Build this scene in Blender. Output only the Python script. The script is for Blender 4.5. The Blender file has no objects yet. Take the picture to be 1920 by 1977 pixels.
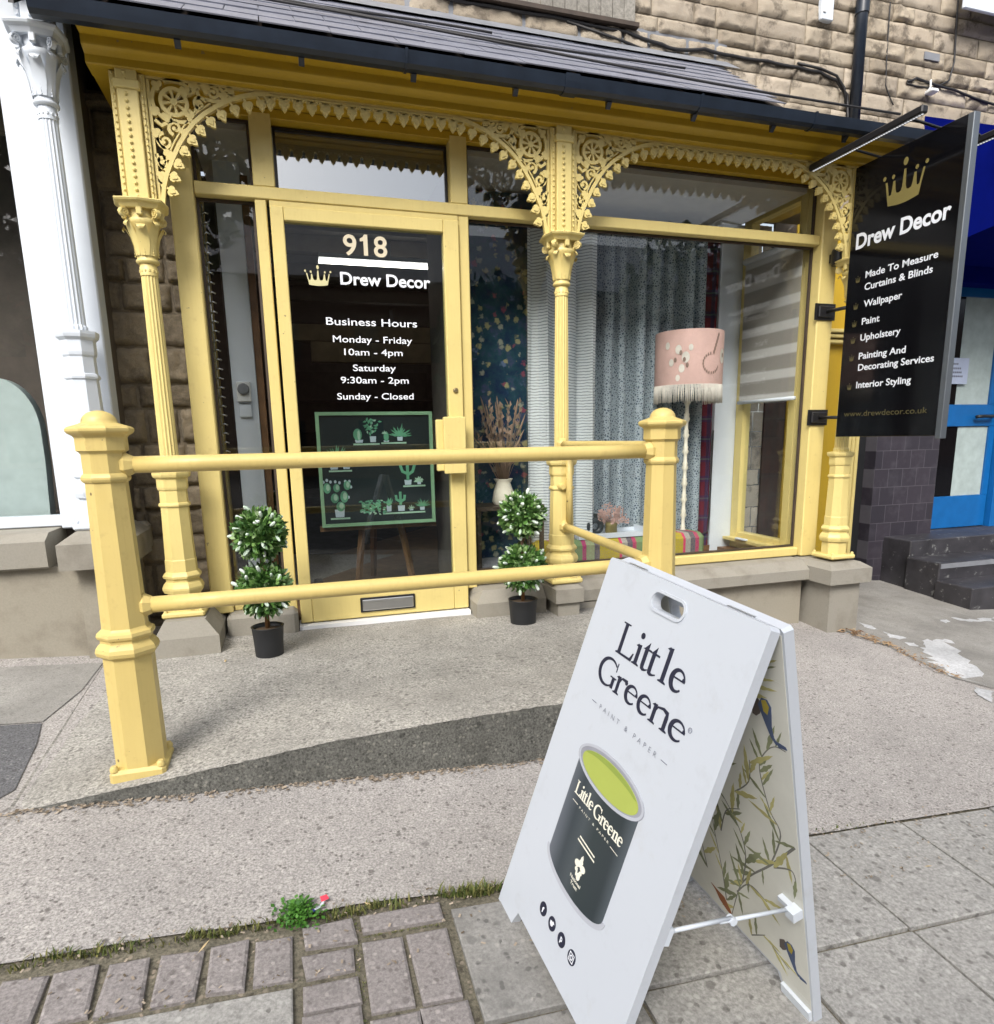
import bpy, bmesh, math, random
from mathutils import Vector, Matrix, noise
from mathutils.geometry import tessellate_polygon
R = math.radians
rnd = random.Random(7)
sc = bpy.context.scene
COL = sc.collection
# ------------------------------------------------------------------ camera
cd = bpy.data.cameras.new('camera'); cam = bpy.data.objects.new('camera', cd); COL.objects.link(cam)
sc.camera = cam
cd.sensor_fit = 'HORIZONTAL'; cd.sensor_width = 36.0; cd.lens = 36.0*1250/1920
cd.shift_x = 0.0; cd.shift_y = 93.6/1920
cd.clip_start = 0.05; cd.clip_end = 400
pi_, ya_, ro_ = 0.186448964, 0.295348338, 0.0186477748
f_ = Vector((math.sin(ya_)*math.cos(pi_), math.cos(ya_)*math.cos(pi_), -math.sin(pi_)))
r_ = Vector((math.cos(ya_), -math.sin(ya_), 0)); d_ = f_.cross(r_)
r2 = math.cos(ro_)*r_ + math.sin(ro_)*d_; d2 = -math.sin(ro_)*r_ + math.cos(ro_)*d_
cam.matrix_world = Matrix(((r2.x, -d2.x, -f_.x, 0.03515), (r2.y, -d2.y, -f_.y, -3.5525), (r2.z, -d2.z, -f_.z, 0.96995), (0, 0, 0, 1)))
# ------------------------------------------------------------------ world, sun, exposure
SUN_EL, SUN_AZ = R(42), R(212)          # azimuth of the sun seen from above, clockwise from +Y
w = bpy.data.worlds.new('World'); sc.world = w; w.use_nodes = True
nt = w.node_tree; nt.nodes.clear()
sky = nt.nodes.new('ShaderNodeTexSky'); sky.sky_type = 'NISHITA'; sky.sun_disc = False
sky.sun_elevation = SUN_EL; sky.sun_rotation = SUN_AZ; sky.air_density = 1.0; sky.dust_density = 4.0; sky.ozone_density = 1.0
hs = nt.nodes.new('ShaderNodeHueSaturation'); hs.inputs['Saturation'].default_value = 0.45
bg = nt.nodes.new('ShaderNodeBackground'); bg.inputs['Strength'].default_value = 0.13
ow = nt.nodes.new('ShaderNodeOutputWorld')
nt.links.new(sky.outputs[0], hs.inputs['Color']); nt.links.new(hs.outputs[0], bg.inputs[0]); nt.links.new(bg.outputs[0], ow.inputs[0])
sl = bpy.data.lights.new('sun', 'SUN'); sl.energy = 1.5; sl.angle = R(26); sl.color = (1.0, 0.965, 0.92)
sun = bpy.data.objects.new('sun', sl); COL.objects.link(sun)
sdir = Vector((math.sin(SUN_AZ)*math.cos(SUN_EL), math.cos(SUN_AZ)*math.cos(SUN_EL), math.sin(SUN_EL)))
sun.rotation_euler = (-sdir).to_track_quat('-Z', 'Y').to_euler()
sc.view_settings.view_transform = 'Standard'; sc.view_settings.look = 'None'; sc.view_settings.gamma = 1.0
sc.view_settings.exposure = 1.04
sc.render.engine = 'CYCLES'
sc.cycles.max_bounces = 10; sc.cycles.diffuse_bounces = 5; sc.cycles.glossy_bounces = 4; sc.cycles.transparent_max_bounces = 24
sc.cycles.sample_clamp_indirect = 6.0
sc.cycles.use_denoising = True

# ------------------------------------------------------------------ materials
def rgb(h):
    if not isinstance(h, str): return (*h, 1.0)
    c = [int(h[i:i+2], 16)/255 for i in (0, 2, 4)]
    return tuple((x/12.92 if x <= .04045 else ((x+.055)/1.055)**2.4) for x in c)+(1.0,)
class NT:
    def __init__(s, name):
        s.m = bpy.data.materials.new(name); s.m.use_nodes = True; s.t = s.m.node_tree; s.t.nodes.clear()
        s.out = s.n('ShaderNodeOutputMaterial')
    def n(s, ty, **k):
        x = s.t.nodes.new(ty)
        for a, b in k.items(): setattr(x, a, b)
        return x
    def l(s, a, b): s.t.links.new(a, b)
    def coord(s, kind='Object'): return s.n('ShaderNodeTexCoord').outputs[kind]
    def noise(s, scale, detail=4, rough=.55, vec=None, dist=0):
        x = s.n('ShaderNodeTexNoise'); x.inputs['Scale'].default_value = scale; x.inputs['Detail'].default_value = detail
        x.inputs['Roughness'].default_value = rough; x.inputs['Distortion'].default_value = dist
        s.l(vec if vec is not None else s.coord(), x.inputs['Vector']); return x.outputs['Fac']
    def voro(s, scale, feature='F1', out='Color', vec=None, rand=1.0):
        x = s.n('ShaderNodeTexVoronoi'); x.feature = feature; x.inputs['Scale'].default_value = scale; x.inputs['Randomness'].default_value = rand
        s.l(vec if vec is not None else s.coord(), x.inputs['Vector']); return x.outputs[out]
    def ramp(s, fac, stops, interp='LINEAR'):
        x = s.n('ShaderNodeValToRGB'); e = x.color_ramp.elements; x.color_ramp.interpolation = interp
        while len(e) < len(stops): e.new(.5)
        for i, (p, c) in enumerate(stops): e[i].position = p; e[i].color = rgb(c) if not isinstance(c, (int, float)) else (c, c, c, 1)
        s.l(fac, x.inputs[0]); return x.outputs[0]
    def mix(s, fac, a, b, mode='MIX'):
        x = s.n('ShaderNodeMix', data_type='RGBA', blend_type=mode)
        for v, i in ((fac, 0), (a, 6), (b, 7)):
            if hasattr(v, 'is_linked') or hasattr(v, 'links'): s.l(v, x.inputs[i])
            elif i == 0: x.inputs[0].default_value = v
            else: x.inputs[i].default_value = rgb(v) if not isinstance(v, (int, float)) else (v, v, v, 1)
        return x.outputs[2]
    def math(s, op, a, b=0.0):
        x = s.n('ShaderNodeMath', operation=op)
        for v, i in ((a, 0), (b, 1)):
            if hasattr(v, 'links'): s.l(v, x.inputs[i])
            else: x.inputs[i].default_value = v
        return x.outputs[0]
    def island(s): return s.n('ShaderNodeNewGeometry').outputs['Random Per Island']
    def bump(s, h, strength=.3, dist=.01):
        x = s.n('ShaderNodeBump'); x.inputs['Strength'].default_value = strength; x.inputs['Distance'].default_value = dist
        s.l(h, x.inputs['Height']); return x.outputs[0]
    def pbr(s, col, rough=.6, normal=None, metal=0.0, spec=.5, coat=0.0, sheen=0.0, trans=0):
        b = s.n('ShaderNodeBsdfPrincipled')
        for v, k in ((col, 'Base Color'), (rough, 'Roughness'), (metal, 'Metallic'), (spec, 'Specular IOR Level'), (coat, 'Coat Weight')):
            if hasattr(v, 'links'): s.l(v, b.inputs[k])
            elif k == 'Base Color': b.inputs[k].default_value = rgb(v)
            else: b.inputs[k].default_value = v
        if normal is not None: s.l(normal, b.inputs['Normal'])
        s.l(b.outputs[0], s.out.inputs[0]); s.b = b; return s.m
M = {}
def simple(name, col, rough=.5, spec=.5, metal=0.0, var=.06, bscale=60, bstr=.04, coat=0.0):
    t = NT(name); c = rgb(col)
    n = t.noise(9, 5, .6)
    lo = tuple(max(0, x*(1-var)) for x in c[:3]); hi = tuple(min(1, x*(1+var)) for x in c[:3])
    cc = t.ramp(n, [(.3, lo), (.7, hi)])
    M[name] = t.pbr(cc, rough, t.bump(t.noise(bscale, 3), bstr, .004), metal, spec, coat); return M[name]
# yellow gloss paint, a little grime and brush texture
def yellow(name, col, grime=.5):
    t = NT(name)
    n1 = t.noise(3.2, 6, .6); n2 = t.noise(22, 6, .65); n3 = t.noise(75, 3, .5)
    c = t.ramp(n1, [(.3, tuple(x*.94 for x in col)), (.7, tuple(min(1, x*1.04) for x in col))])
    g = t.ramp(n2, [(.58, 0.0), (.80, grime)])
    c = t.mix(g, c, (col[0]*.72, col[1]*.66, col[2]*.62))
    ch = t.ramp(t.noise(30, 3, .55), [(.735, 0.0), (.75, .85)])
    c = t.mix(ch, c, (.24, .19, .10))
    if 'rail' in name:
        gv = t.n('ShaderNodeTexVoronoi'); gv.inputs['Scale'].default_value = 13; t.l(t.coord(), gv.inputs['Vector']); gs = t.n('ShaderNodeSeparateColor'); t.l(gv.outputs['Color'], gs.inputs[0])
        c = t.mix(t.math('MULTIPLY', t.ramp(gv.outputs['Distance'], [(.045, 1.0), (.085, 0.0)]), t.ramp(gs.outputs[1], [(.72, 0.0), (.75, .9)])), c, (.075, .045, .025))
    sp = t.n('ShaderNodeSeparateXYZ'); t.l(t.coord(), sp.inputs[0])
    cm = t.n('ShaderNodeCombineXYZ'); t.l(t.math('MULTIPLY', sp.outputs[0], 90.0), cm.inputs[0]); t.l(t.math('MULTIPLY', sp.outputs[1], 90.0), cm.inputs[1]); t.l(t.math('MULTIPLY', sp.outputs[2], 5.0), cm.inputs[2])
    br_ = t.noise(1.0, 3, .6, cm.outputs[0])
    c = t.mix(t.ramp(br_, [(.52, 0.0), (.75, .22)]), c, (col[0]*.80, col[1]*.74, col[2]*.66))
    M[name] = t.pbr(c, t.ramp(n2, [(.3, .30), (.7, .56)]), t.bump(t.mix(.5, t.mix(.5, n3, n2), br_), .22, .004), 0, .45)
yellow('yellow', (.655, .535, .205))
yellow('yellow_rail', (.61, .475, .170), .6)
yellow('yellow_shaded', (.46, .30, .022), .35)  # same yellow paint, with eaves and recess shade put into the colour
simple('white', (.62, .67, .73), .4, var=.03)
t = NT('white_board')
c = t.mix(t.ramp(t.noise(14, 6, .7), [(.56, 0.0), (.80, .30)]), (.51, .545, .595), (.33, .34, .35))
c = t.mix(t.ramp(t.noise(60, 5, .75), [(.66, 0.0), (.72, .35)]), c, (.33, .33, .33))
sp = t.n('ShaderNodeSeparateXYZ'); t.l(t.coord(), sp.inputs[0])
lowd = t.ramp(t.math('ADD', sp.outputs[2], t.math('MULTIPLY', t.noise(40, 5, .7), .14)), [(-.20+.07, 1.0), (-.10+.07, 0.0)]) if False else t.ramp(t.noise(9, 6, .72), [(.60, 0.0), (.70, .25)])
M['white_board'] = t.pbr(t.mix(lowd, c, (.45, .45, .44)), t.ramp(t.noise(20, 4), [(.3, .28), (.7, .45)]), t.bump(t.noise(6, 3), .03, .01), 0, .45)
simple('white_matt', (.74, .75, .75), .7, var=.03)
simple('black_metal', (.012, .012, .014), .38)
simple('black_plastic', (.014, .015, .017), .5)
simple('gutter_black', (.014, .021, .034), .30, .6, var=.25)
simple('steel', (.55, .56, .57), .32, metal=1.0, var=.05)
simple('alu_edge', (.16, .18, .20), .35, metal=.6)
simple('brass', (.30, .24, .13), .4, metal=.8)
simple('gold', (.20, .165, .055), .42, var=.05)
simple('gold_pale', (.56, .52, .28), .5, var=.05)
simple('gold_dark', (.10, .085, .03), .5)
simple('vinyl_white', (.80, .83, .88), .5, var=.01)
simple('vinyl_cream', (.62, .55, .40), .5, var=.01)
simple('ink', (.012, .014, .035), .5)
simple('ink_grey', (.16, .17, .22), .5)
simple('tin_white', (.78, .76, .64), .5)
simple('rim_grey', (.27, .28, .32), .4, var=.12)
simple('rim_light', (.42, .44, .49), .4, var=.06)
simple('lime', (.36, .42, .085), .4, var=.05)
simple('lime_dark', (.25, .32, .06), .4, var=.05)
simple('slate', (.19, .20, .245), .42, var=.12)
simple('timber_dark', (.05, .035, .025), .6, var=.3)
simple('timber_brown', (.17, .085, .035), .45, var=.3)
simple('timber_floor', (.20, .12, .065), .5, var=.3)
simple('wall_dark', (.085, .070, .058), .8, var=.2)
simple('plaster_grey', (.50, .49, .46), .8, var=.06)
simple('beam_grey', (.20, .18, .15), .8, var=.15)
simple('box_buff', (.34, .28, .17), .8, var=.2)
simple('blue_gloss', (.006, .11, .34), .3, var=.1)
simple('blue_cloth', (.001, .005, .14), .9, .05, var=.1)
simple('frost', (.36, .43, .42), .5, var=.15)
simple('notice_paper', (.40, .46, .60), .7)
simple('frame_green', (.28, .46, .27), .55)
simple('print_black', (.018, .026, .028), .35)
simple('print_green', (.13, .36, .21), .6, var=.35)
simple('print_pale', (.42, .60, .44), .6, var=.2)
simple('print_pot', (.55, .62, .68), .6)
simple('pink_shade', (.56, .37, .33), .8, var=.08)
simple('fringe', (.66, .62, .56), .9, var=.15)
simple('cream_paint', (.74, .70, .58), .4)
simple('lead', (.20, .21, .23), .55, var=.15)
simple('soil', (.09, .06, .035), .9, var=.3)
simple('sprig_red', (.28, .03, .02), .7)
simple('leaf_fall', (.27, .15, .07), .8, var=.45)
simple('leaf_pale', (.50, .38, .20), .8, var=.25)
simple('dried', (.25, .175, .125), .85, var=.35)
simple('dried_pink', (.46, .30, .26), .85, var=.3)
simple('litter_red', (.75, .06, .10), .4)
simple('litter_blue', (.04, .06, .35), .4)
simple('cable_black', (.018, .017, .018), .55)
simple('board_green', (.20, .22, .12), .8, var=.35)
simple('board_olive', (.42, .39, .16), .8, var=.3)
simple('bird_blue', (.06, .085, .16), .8, var=.3)
simple('bird_yellow', (.34, .27, .035), .8, var=.2)
simple('bird_brown', (.10, .08, .07), .8, var=.2)
simple('motif_brown', (.25, .17, .14), .8)
simple('bird_rust', (.24, .085, .03), .8, var=.2)
simple('branch', (.17, .17, .15), .8, var=.3)
simple('board_paper', (.64, .64, .58), .6, var=.06)
simple('dome_felt', (.38, .45, .44), .85, var=.12)
simple('foliage_far', (.055, .085, .03), .8, var=.4)
simple('trunk', (.09, .07, .05), .9, var=.3)
simple('asphalt', (.055, .055, .058), .9, var=.35, bscale=300, bstr=.5)
simple('brick_far', (.22, .12, .08), .9, var=.25)
simple('window_far', (.03, .035, .04), .1)
def leafmat(name, a, b, rough=.45):
    t = NT(name); M[name] = t.pbr(t.ramp(t.island(), [(0, a), (1, b)]), rough, spec=.4)
t = NT('leaf_green'); M['leaf_green'] = t.pbr(t.ramp(t.island(), [(0, (.022, .070, .016)), (.55, (.085, .19, .04)), (.85, (.18, .31, .09)), (1, (.36, .47, .27))]), .45, spec=.4)
leafmat('blossom', (.40, .52, .40), (.70, .76, .72), .6)
leafmat('grass_mix', (.05, .085, .015), (.17, .16, .05), .7)
leafmat('weed_green', (.025, .095, .010), (.08, .22, .03), .5)
leafmat('rubble', (.10, .075, .05), (.42, .35, .27), .9)
# glass: thin clear pane, mirror share by viewing angle
def glass(name, f0=.04, tint=(.93, .96, .95), rough=0.0, k=.9):
    t = NT(name)
    g = t.n('ShaderNodeNewGeometry'); dp = t.n('ShaderNodeVectorMath', operation='DOT_PRODUCT')
    t.l(g.outputs['Normal'], dp.inputs[0]); t.l(g.outputs['Incoming'], dp.inputs[1])
    c = t.math('ABSOLUTE', dp.outputs['Value']); p = t.math('POWER', t.math('SUBTRACT', 1.0, c), 5.0)
    fac = t.math('ADD', t.math('MULTIPLY', p, k), f0)
    tr = t.n('ShaderNodeBsdfTransparent'); tr.inputs[0].default_value = rgb(tint)
    gl = t.n('ShaderNodeBsdfGlossy'); gl.inputs['Roughness'].default_value = rough; gl.inputs['Color'].default_value = (1, 1, 1, 1)
    mx = t.n('ShaderNodeMixShader'); t.l(fac, mx.inputs[0]); t.l(tr.outputs[0], mx.inputs[1]); t.l(gl.outputs[0], mx.inputs[2])
    t.l(mx.outputs[0], t.out.inputs[0]); M[name] = t.m
glass('glass', .042, (.975, .985, .98))
glass('glass_mirror', .24, (.55, .60, .62))
glass('glass_dark', .042, (.86, .90, .90))
def emit(name, col, s):
    t = NT(name); e = t.n('ShaderNodeEmission'); e.inputs[0].default_value = rgb(col); e.inputs[1].default_value = s
    t.l(e.outputs[0], t.out.inputs[0]); M[name] = t.m
emit('tube_lit', (1, .88, .78), 7.0)
emit('led_lit', (.95, .97, 1.0), .45)
# black gloss sign face
t = NT('sign_black'); M['sign_black'] = t.pbr((.004, .004, .005), .10, t.bump(t.noise(4, 2), .01, .01), 0, .45)
# sandstone blocks: a tone per block, soot and lichen
def sandstone(name, tones, soot=.6, sc_=1.0):
    t = NT(name); isl = t.island()
    base = t.ramp(isl, tones)
    n1 = t.noise(7*sc_, 8, .68); n2 = t.noise(2.2*sc_, 5, .6); n3 = t.noise(45, 5, .7); n4 = t.noise(160, 3, .6)
    c = t.mix(t.ramp(n3, [(.35, 0.0), (.75, .40)]), base, (.34, .27, .19))
    c = t.mix(t.ramp(n1, [(.52, 0.0), (.63, soot)]), c, (.105, .088, .068))
    c = t.mix(t.ramp(n2, [(.5, 0.0), (.8, soot*.6)]), c, (.16, .13, .10))
    h = t.mix(.5, n3, n4)
    M[name] = t.pbr(c, .9, t.bump(h, .7, .012), 0, .2)
sandstone('stone_block', [(0, (.29, .25, .195)), (.3, (.42, .365, .285)), (.6, (.35, .305, .245)), (.85, (.48, .42, .34)), (1, (.40, .335, .255))], .78)
sandstone('stone_sooty_shaded', [(0, (.085, .072, .052)), (.5, (.15, .128, .094)), (1, (.23, .195, .14))], .75)  # darker copy of the stone: soot plus the gap's shade in the tones
def dressed(name, col, stain=.5):
    t = NT(name)
    n1 = t.noise(5, 7, .6); n2 = t.noise(120, 4, .7); n3 = t.noise(1.6, 4, .6)
    c = t.mix(t.ramp(n2, [(.4, 0.0), (.75, .35)]), col, tuple(x*.62 for x in col))
    c = t.mix(t.ramp(n1, [(.5, 0.0), (.78, stain)]), c, (.13, .11, .085))
    c = t.mix(t.ramp(n3, [(.45, 0.0), (.75, .3)]), c, (col[0]*1.12, col[1]*1.1, col[2]*1.06))
    M[name] = t.pbr(c, .88, t.bump(n2, .25, .005), 0, .25)
dressed('stone_dressed', (.285, .268, .228), .7); dressed('render_base', (.305, .280, .225), .7)
dressed('mortar', (.30, .255, .19))
# cement and aggregate surfaces
def aggregate(name, base, lights, darks, scale=170, patch=.25, bstr=.5, spots=.3, grain=.5):
    """cement with stone chips: fine mottling, sparse dark and pale chips, large worn patches"""
    t = NT(name); co = t.coord()
    wn = t.n('ShaderNodeTexNoise'); wn.inputs['Scale'].default_value = scale*.8; wn.inputs['Detail'].default_value = 2; t.l(co, wn.inputs['Vector'])
    va = t.n('ShaderNodeVectorMath', operation='MULTIPLY_ADD'); t.l(wn.outputs['Color'], va.inputs[0]); va.inputs[1].default_value = (.9/scale,)*3; t.l(co, va.inputs[2]); wv = va.outputs[0]
    f1 = t.noise(scale*1.15, 5, .72); f2 = t.noise(scale*.33, 4, .6)
    c = t.ramp(f1, [(.37, tuple(max(.02, x*(1-.50*grain)) for x in base)), (.5, base), (.63, tuple(min(1, x*(1+.50*grain)) for x in base))])
    c = t.mix(t.ramp(f2, [(.42, 0.0), (.70, .30*grain)]), c, tuple(min(1, x*1.35) for x in base))
    for k, (sc2, lim, col) in enumerate(((scale*.62, .86, darks), (scale*.70, .88, lights), (scale*.36, .945, darks), (scale*.42, .95, tuple((a+b)/2 for a, b in zip(lights, base))))):
        v = t.n('ShaderNodeTexVoronoi'); v.inputs['Scale'].default_value = sc2; t.l(wv, v.inputs['Vector'])
        sp_ = t.n('ShaderNodeSeparateColor'); t.l(v.outputs['Color'], sp_.inputs[0])
        near = t.ramp(v.outputs['Distance'], [(.30, 1.0), (.52, 0.0)]); pick = t.ramp(sp_.outputs[k % 3], [(lim, 0.0), (lim+.04, spots)])
        c = t.mix(t.math('MULTIPLY', near, pick), c, col)
    gv = t.n('ShaderNodeTexVoronoi'); gv.inputs['Scale'].default_value = 5.5; t.l(wv, gv.inputs['Vector']); gs = t.n('ShaderNodeSeparateColor'); t.l(gv.outputs['Color'], gs.inputs[0])
    gum = t.math('MULTIPLY', t.ramp(gv.outputs['Distance'], [(.055, 1.0), (.085, 0.0)]), t.ramp(gs.outputs[0], [(.55, 0.0), (.60, .55)])); c = t.mix(gum, c, tuple(x*.42 for x in base))
    n = t.noise(2.1, 6, .64); n2 = t.noise(11, 6, .66)
    c = t.mix(t.ramp(n, [(.40, 0.0), (.72, patch)]), c, tuple(x*.5 for x in base))
    c = t.mix(t.ramp(n2, [(.50, 0.0), (.78, patch*.7)]), c, tuple(x*.58 for x in base))
    M[name] = t.pbr(c, .93, t.bump(t.mix(.5, f1, f2), bstr, .005), 0, .2)
aggregate('aggregate', (.355, .335, .316), (.60, .57, .53), (.070, .060, .054), 140, .36, .6, .65, .95)
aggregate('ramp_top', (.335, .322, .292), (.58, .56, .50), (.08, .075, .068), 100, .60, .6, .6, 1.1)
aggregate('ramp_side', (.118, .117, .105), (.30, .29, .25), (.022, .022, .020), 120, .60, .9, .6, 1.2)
aggregate('slab', (.325, .318, .300), (.52, .51, .48), (.062, .056, .05), 85, .40, .25, .55, .6)
aggregate('slab_stained', (.305, .297, .280), (.50, .48, .44), (.045, .042, .04), 90, 1.0, .3, .75, .55)
aggregate('cement', (.30, .29, .268), (.42, .40, .37), (.12, .11, .10), 150, .75, .3, .4, .5)
aggregate('tarmac_patch', (.135, .135, .140), (.34, .34, .33), (.04, .04, .04), 140, .5, .7, .5, 1.0)
aggregate('kerb_dirt', (.165, .150, .112), (.38, .32, .25), (.03, .025, .02), 110, .6, .9, .7, .9)
aggregate('sett', (.262, .240, .232), (.50, .46, .43), (.09, .075, .07), 120, .45, .4, .5, .55)
aggregate('whitewash', (.55, .56, .57), (.74, .74, .74), (.25, .24, .22), 60, .7, .2, .3, .4)
aggregate('weathered_board', (.27, .255, .225), (.36, .34, .30), (.14, .13, .11), 40, .5, .3, .3, .5)
t = NT('tile_dark')
br = t.n('ShaderNodeTexBrick'); br.offset = .5; br.inputs['Scale'].default_value = 1.0
br.inputs['Brick Width'].default_value = .16; br.inputs['Row Height'].default_value = .16; br.inputs['Mortar Size'].default_value = .0022
br.inputs['Color1'].default_value = (.030, .027, .036, 1); br.inputs['Color2'].default_value = (.042, .036, .047, 1); br.inputs['Mortar'].default_value = (.10, .095, .11, 1)
mp = t.n('ShaderNodeMapping'); mp.inputs['Rotation'].default_value = (R(90), 0, 0); t.l(t.coord(), mp.inputs[0]); t.l(mp.outputs[0], br.inputs['Vector'])
M['tile_dark'] = t.pbr(t.mix(t.ramp(t.noise(9, 5), [(.5, 0.0), (.8, .5)]), br.outputs['Color'], (.085, .08, .095)), .38, t.bump(t.noise(20, 4), .1, .005))
t = NT('step_dark')
n = t.noise(16, 6, .7); c = t.ramp(t.noise(5, 5), [(.3, (.020, .019, .022)), (.7, (.05, .048, .055))])
M['step_dark'] = t.pbr(t.mix(t.ramp(n, [(.60, 0.0), (.66, .7)]), c, (.22, .225, .22)), .5, t.bump(n, .2, .006))
# fabrics
t = NT('cloth_animal')
v = t.voro(62, 'DISTANCE_TO_EDGE', 'Distance'); spots = t.ramp(v, [(.10, (.33, .385, .42)), (.28, (.065, .095, .13))])
M['cloth_animal'] = t.pbr(spots, .85, spec=.2)
t = NT('cloth_voile')
wv = t.n('ShaderNodeTexWave', wave_type='BANDS', bands_direction='Z'); wv.inputs['Scale'].default_value = 17; wv.inputs['Distortion'].default_value = 2.5; wv.inputs['Detail'].default_value = 2; wv.inputs['Detail Scale'].default_value = 1.4
t.l(t.coord(), wv.inputs['Vector'])
M['cloth_voile'] = t.pbr(t.ramp(wv.outputs['Fac'], [(.05, (.24, .27, .28)), (.40, (.62, .66, .68))]), .85, spec=.2)
t = NT('cloth_floral')
wn = t.n('ShaderNodeTexNoise'); wn.inputs['Scale'].default_value = 46; wn.inputs['Detail'].default_value = 2; t.l(t.coord(), wn.inputs['Vector'])
va = t.n('ShaderNodeVectorMath', operation='MULTIPLY_ADD'); t.l(wn.outputs['Color'], va.inputs[0]); va.inputs[1].default_value = (.042, .042, .042); t.l(t.coord(), va.inputs[2])
v = t.n('ShaderNodeTexVoronoi'); v.inputs['Scale'].default_value = 16; t.l(va.outputs[0], v.inputs['Vector'])
fl = t.ramp(v.outputs['Distance'], [(.22, 1.0), (.36, 0.0)])
sepc = t.n('ShaderNodeSeparateColor'); t.l(v.outputs['Color'], sepc.inputs[0])
fcol = t.ramp(sepc.outputs[0], [(0, (.60, .54, .22)), (.45, (.55, .55, .40)), (.72, (.20, .26, .45)), (.90, (.45, .08, .12))], 'CONSTANT')
bgc = t.ramp(t.noise(9, 5, .65), [(.35, (.010, .026, .075)), (.55, (.018, .062, .085)), (.72, (.065, .065, .16))])
M['cloth_floral'] = t.pbr(t.mix(t.math('MULTIPLY', fl, .5), bgc, fcol), .8, spec=.2)
t = NT('cloth_plaid')
tc = t.coord(); sp = t.n('ShaderNodeSeparateXYZ'); t.l(tc, sp.inputs[0])
sx = t.math('SINE', t.math('MULTIPLY', sp.outputs[0], 75.0)); sz = t.math('SINE', t.math('MULTIPLY', sp.outputs[2], 42.0))
c = t.mix(t.ramp(sx, [(.5, 0.0), (.62, .75)]), (.13, .015, .028), (.035, .03, .075))
c = t.mix(t.ramp(sz, [(.5, 0.0), (.62, .55)]), c, (.03, .03, .09)); c = t.mix(t.ramp(sz, [(.96, 0.0), (.985, .5)]), c, (.10, .16, .12))
M['cloth_plaid'] = t.pbr(c, .85, spec=.2)
t = NT('cloth_stripe')
sp = t.n('ShaderNodeSeparateXYZ'); t.l(t.coord(), sp.inputs[0])
fr = t.math('FRACT', t.math('MULTIPLY', sp.outputs[0], 2.05))
c = t.ramp(fr, [(0, (.44, .34, .02)), (.24, (.60, .02, .12)), (.28, (.34, .33, .30)), (.36, (.10, .09, .12)), (.44, (.42, .03, .12)), (.50, (.16, .27, .12)), (.68, (.42, .03, .16)), (.74, (.30, .36, .20)), (.86, (.10, .09, .12)), (.94, (.44, .34, .02))], 'CONSTANT')
M['cloth_stripe'] = t.pbr(t.mix(t.ramp(t.voro(60, 'DISTANCE_TO_EDGE', 'Distance'), [(.05, .35), (.2, 0.0)]), c, (.25, .2, .12)), .85, spec=.2)
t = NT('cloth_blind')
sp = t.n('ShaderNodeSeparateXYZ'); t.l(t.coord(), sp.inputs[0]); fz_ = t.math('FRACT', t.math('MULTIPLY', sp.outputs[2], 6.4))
M['cloth_blind'] = t.pbr(t.mix(t.ramp(fz_, [(.52, 0.0), (.60, 1.0), (.90, 1.0), (.98, 0.0)]), t.ramp(t.noise(380, 2), [(.3, (.26, .25, .225)), (.7, (.36, .345, .315))]), (.56, .56, .54)), .85, spec=.2)  # pale bands are striped reflections painted into the cloth

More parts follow.
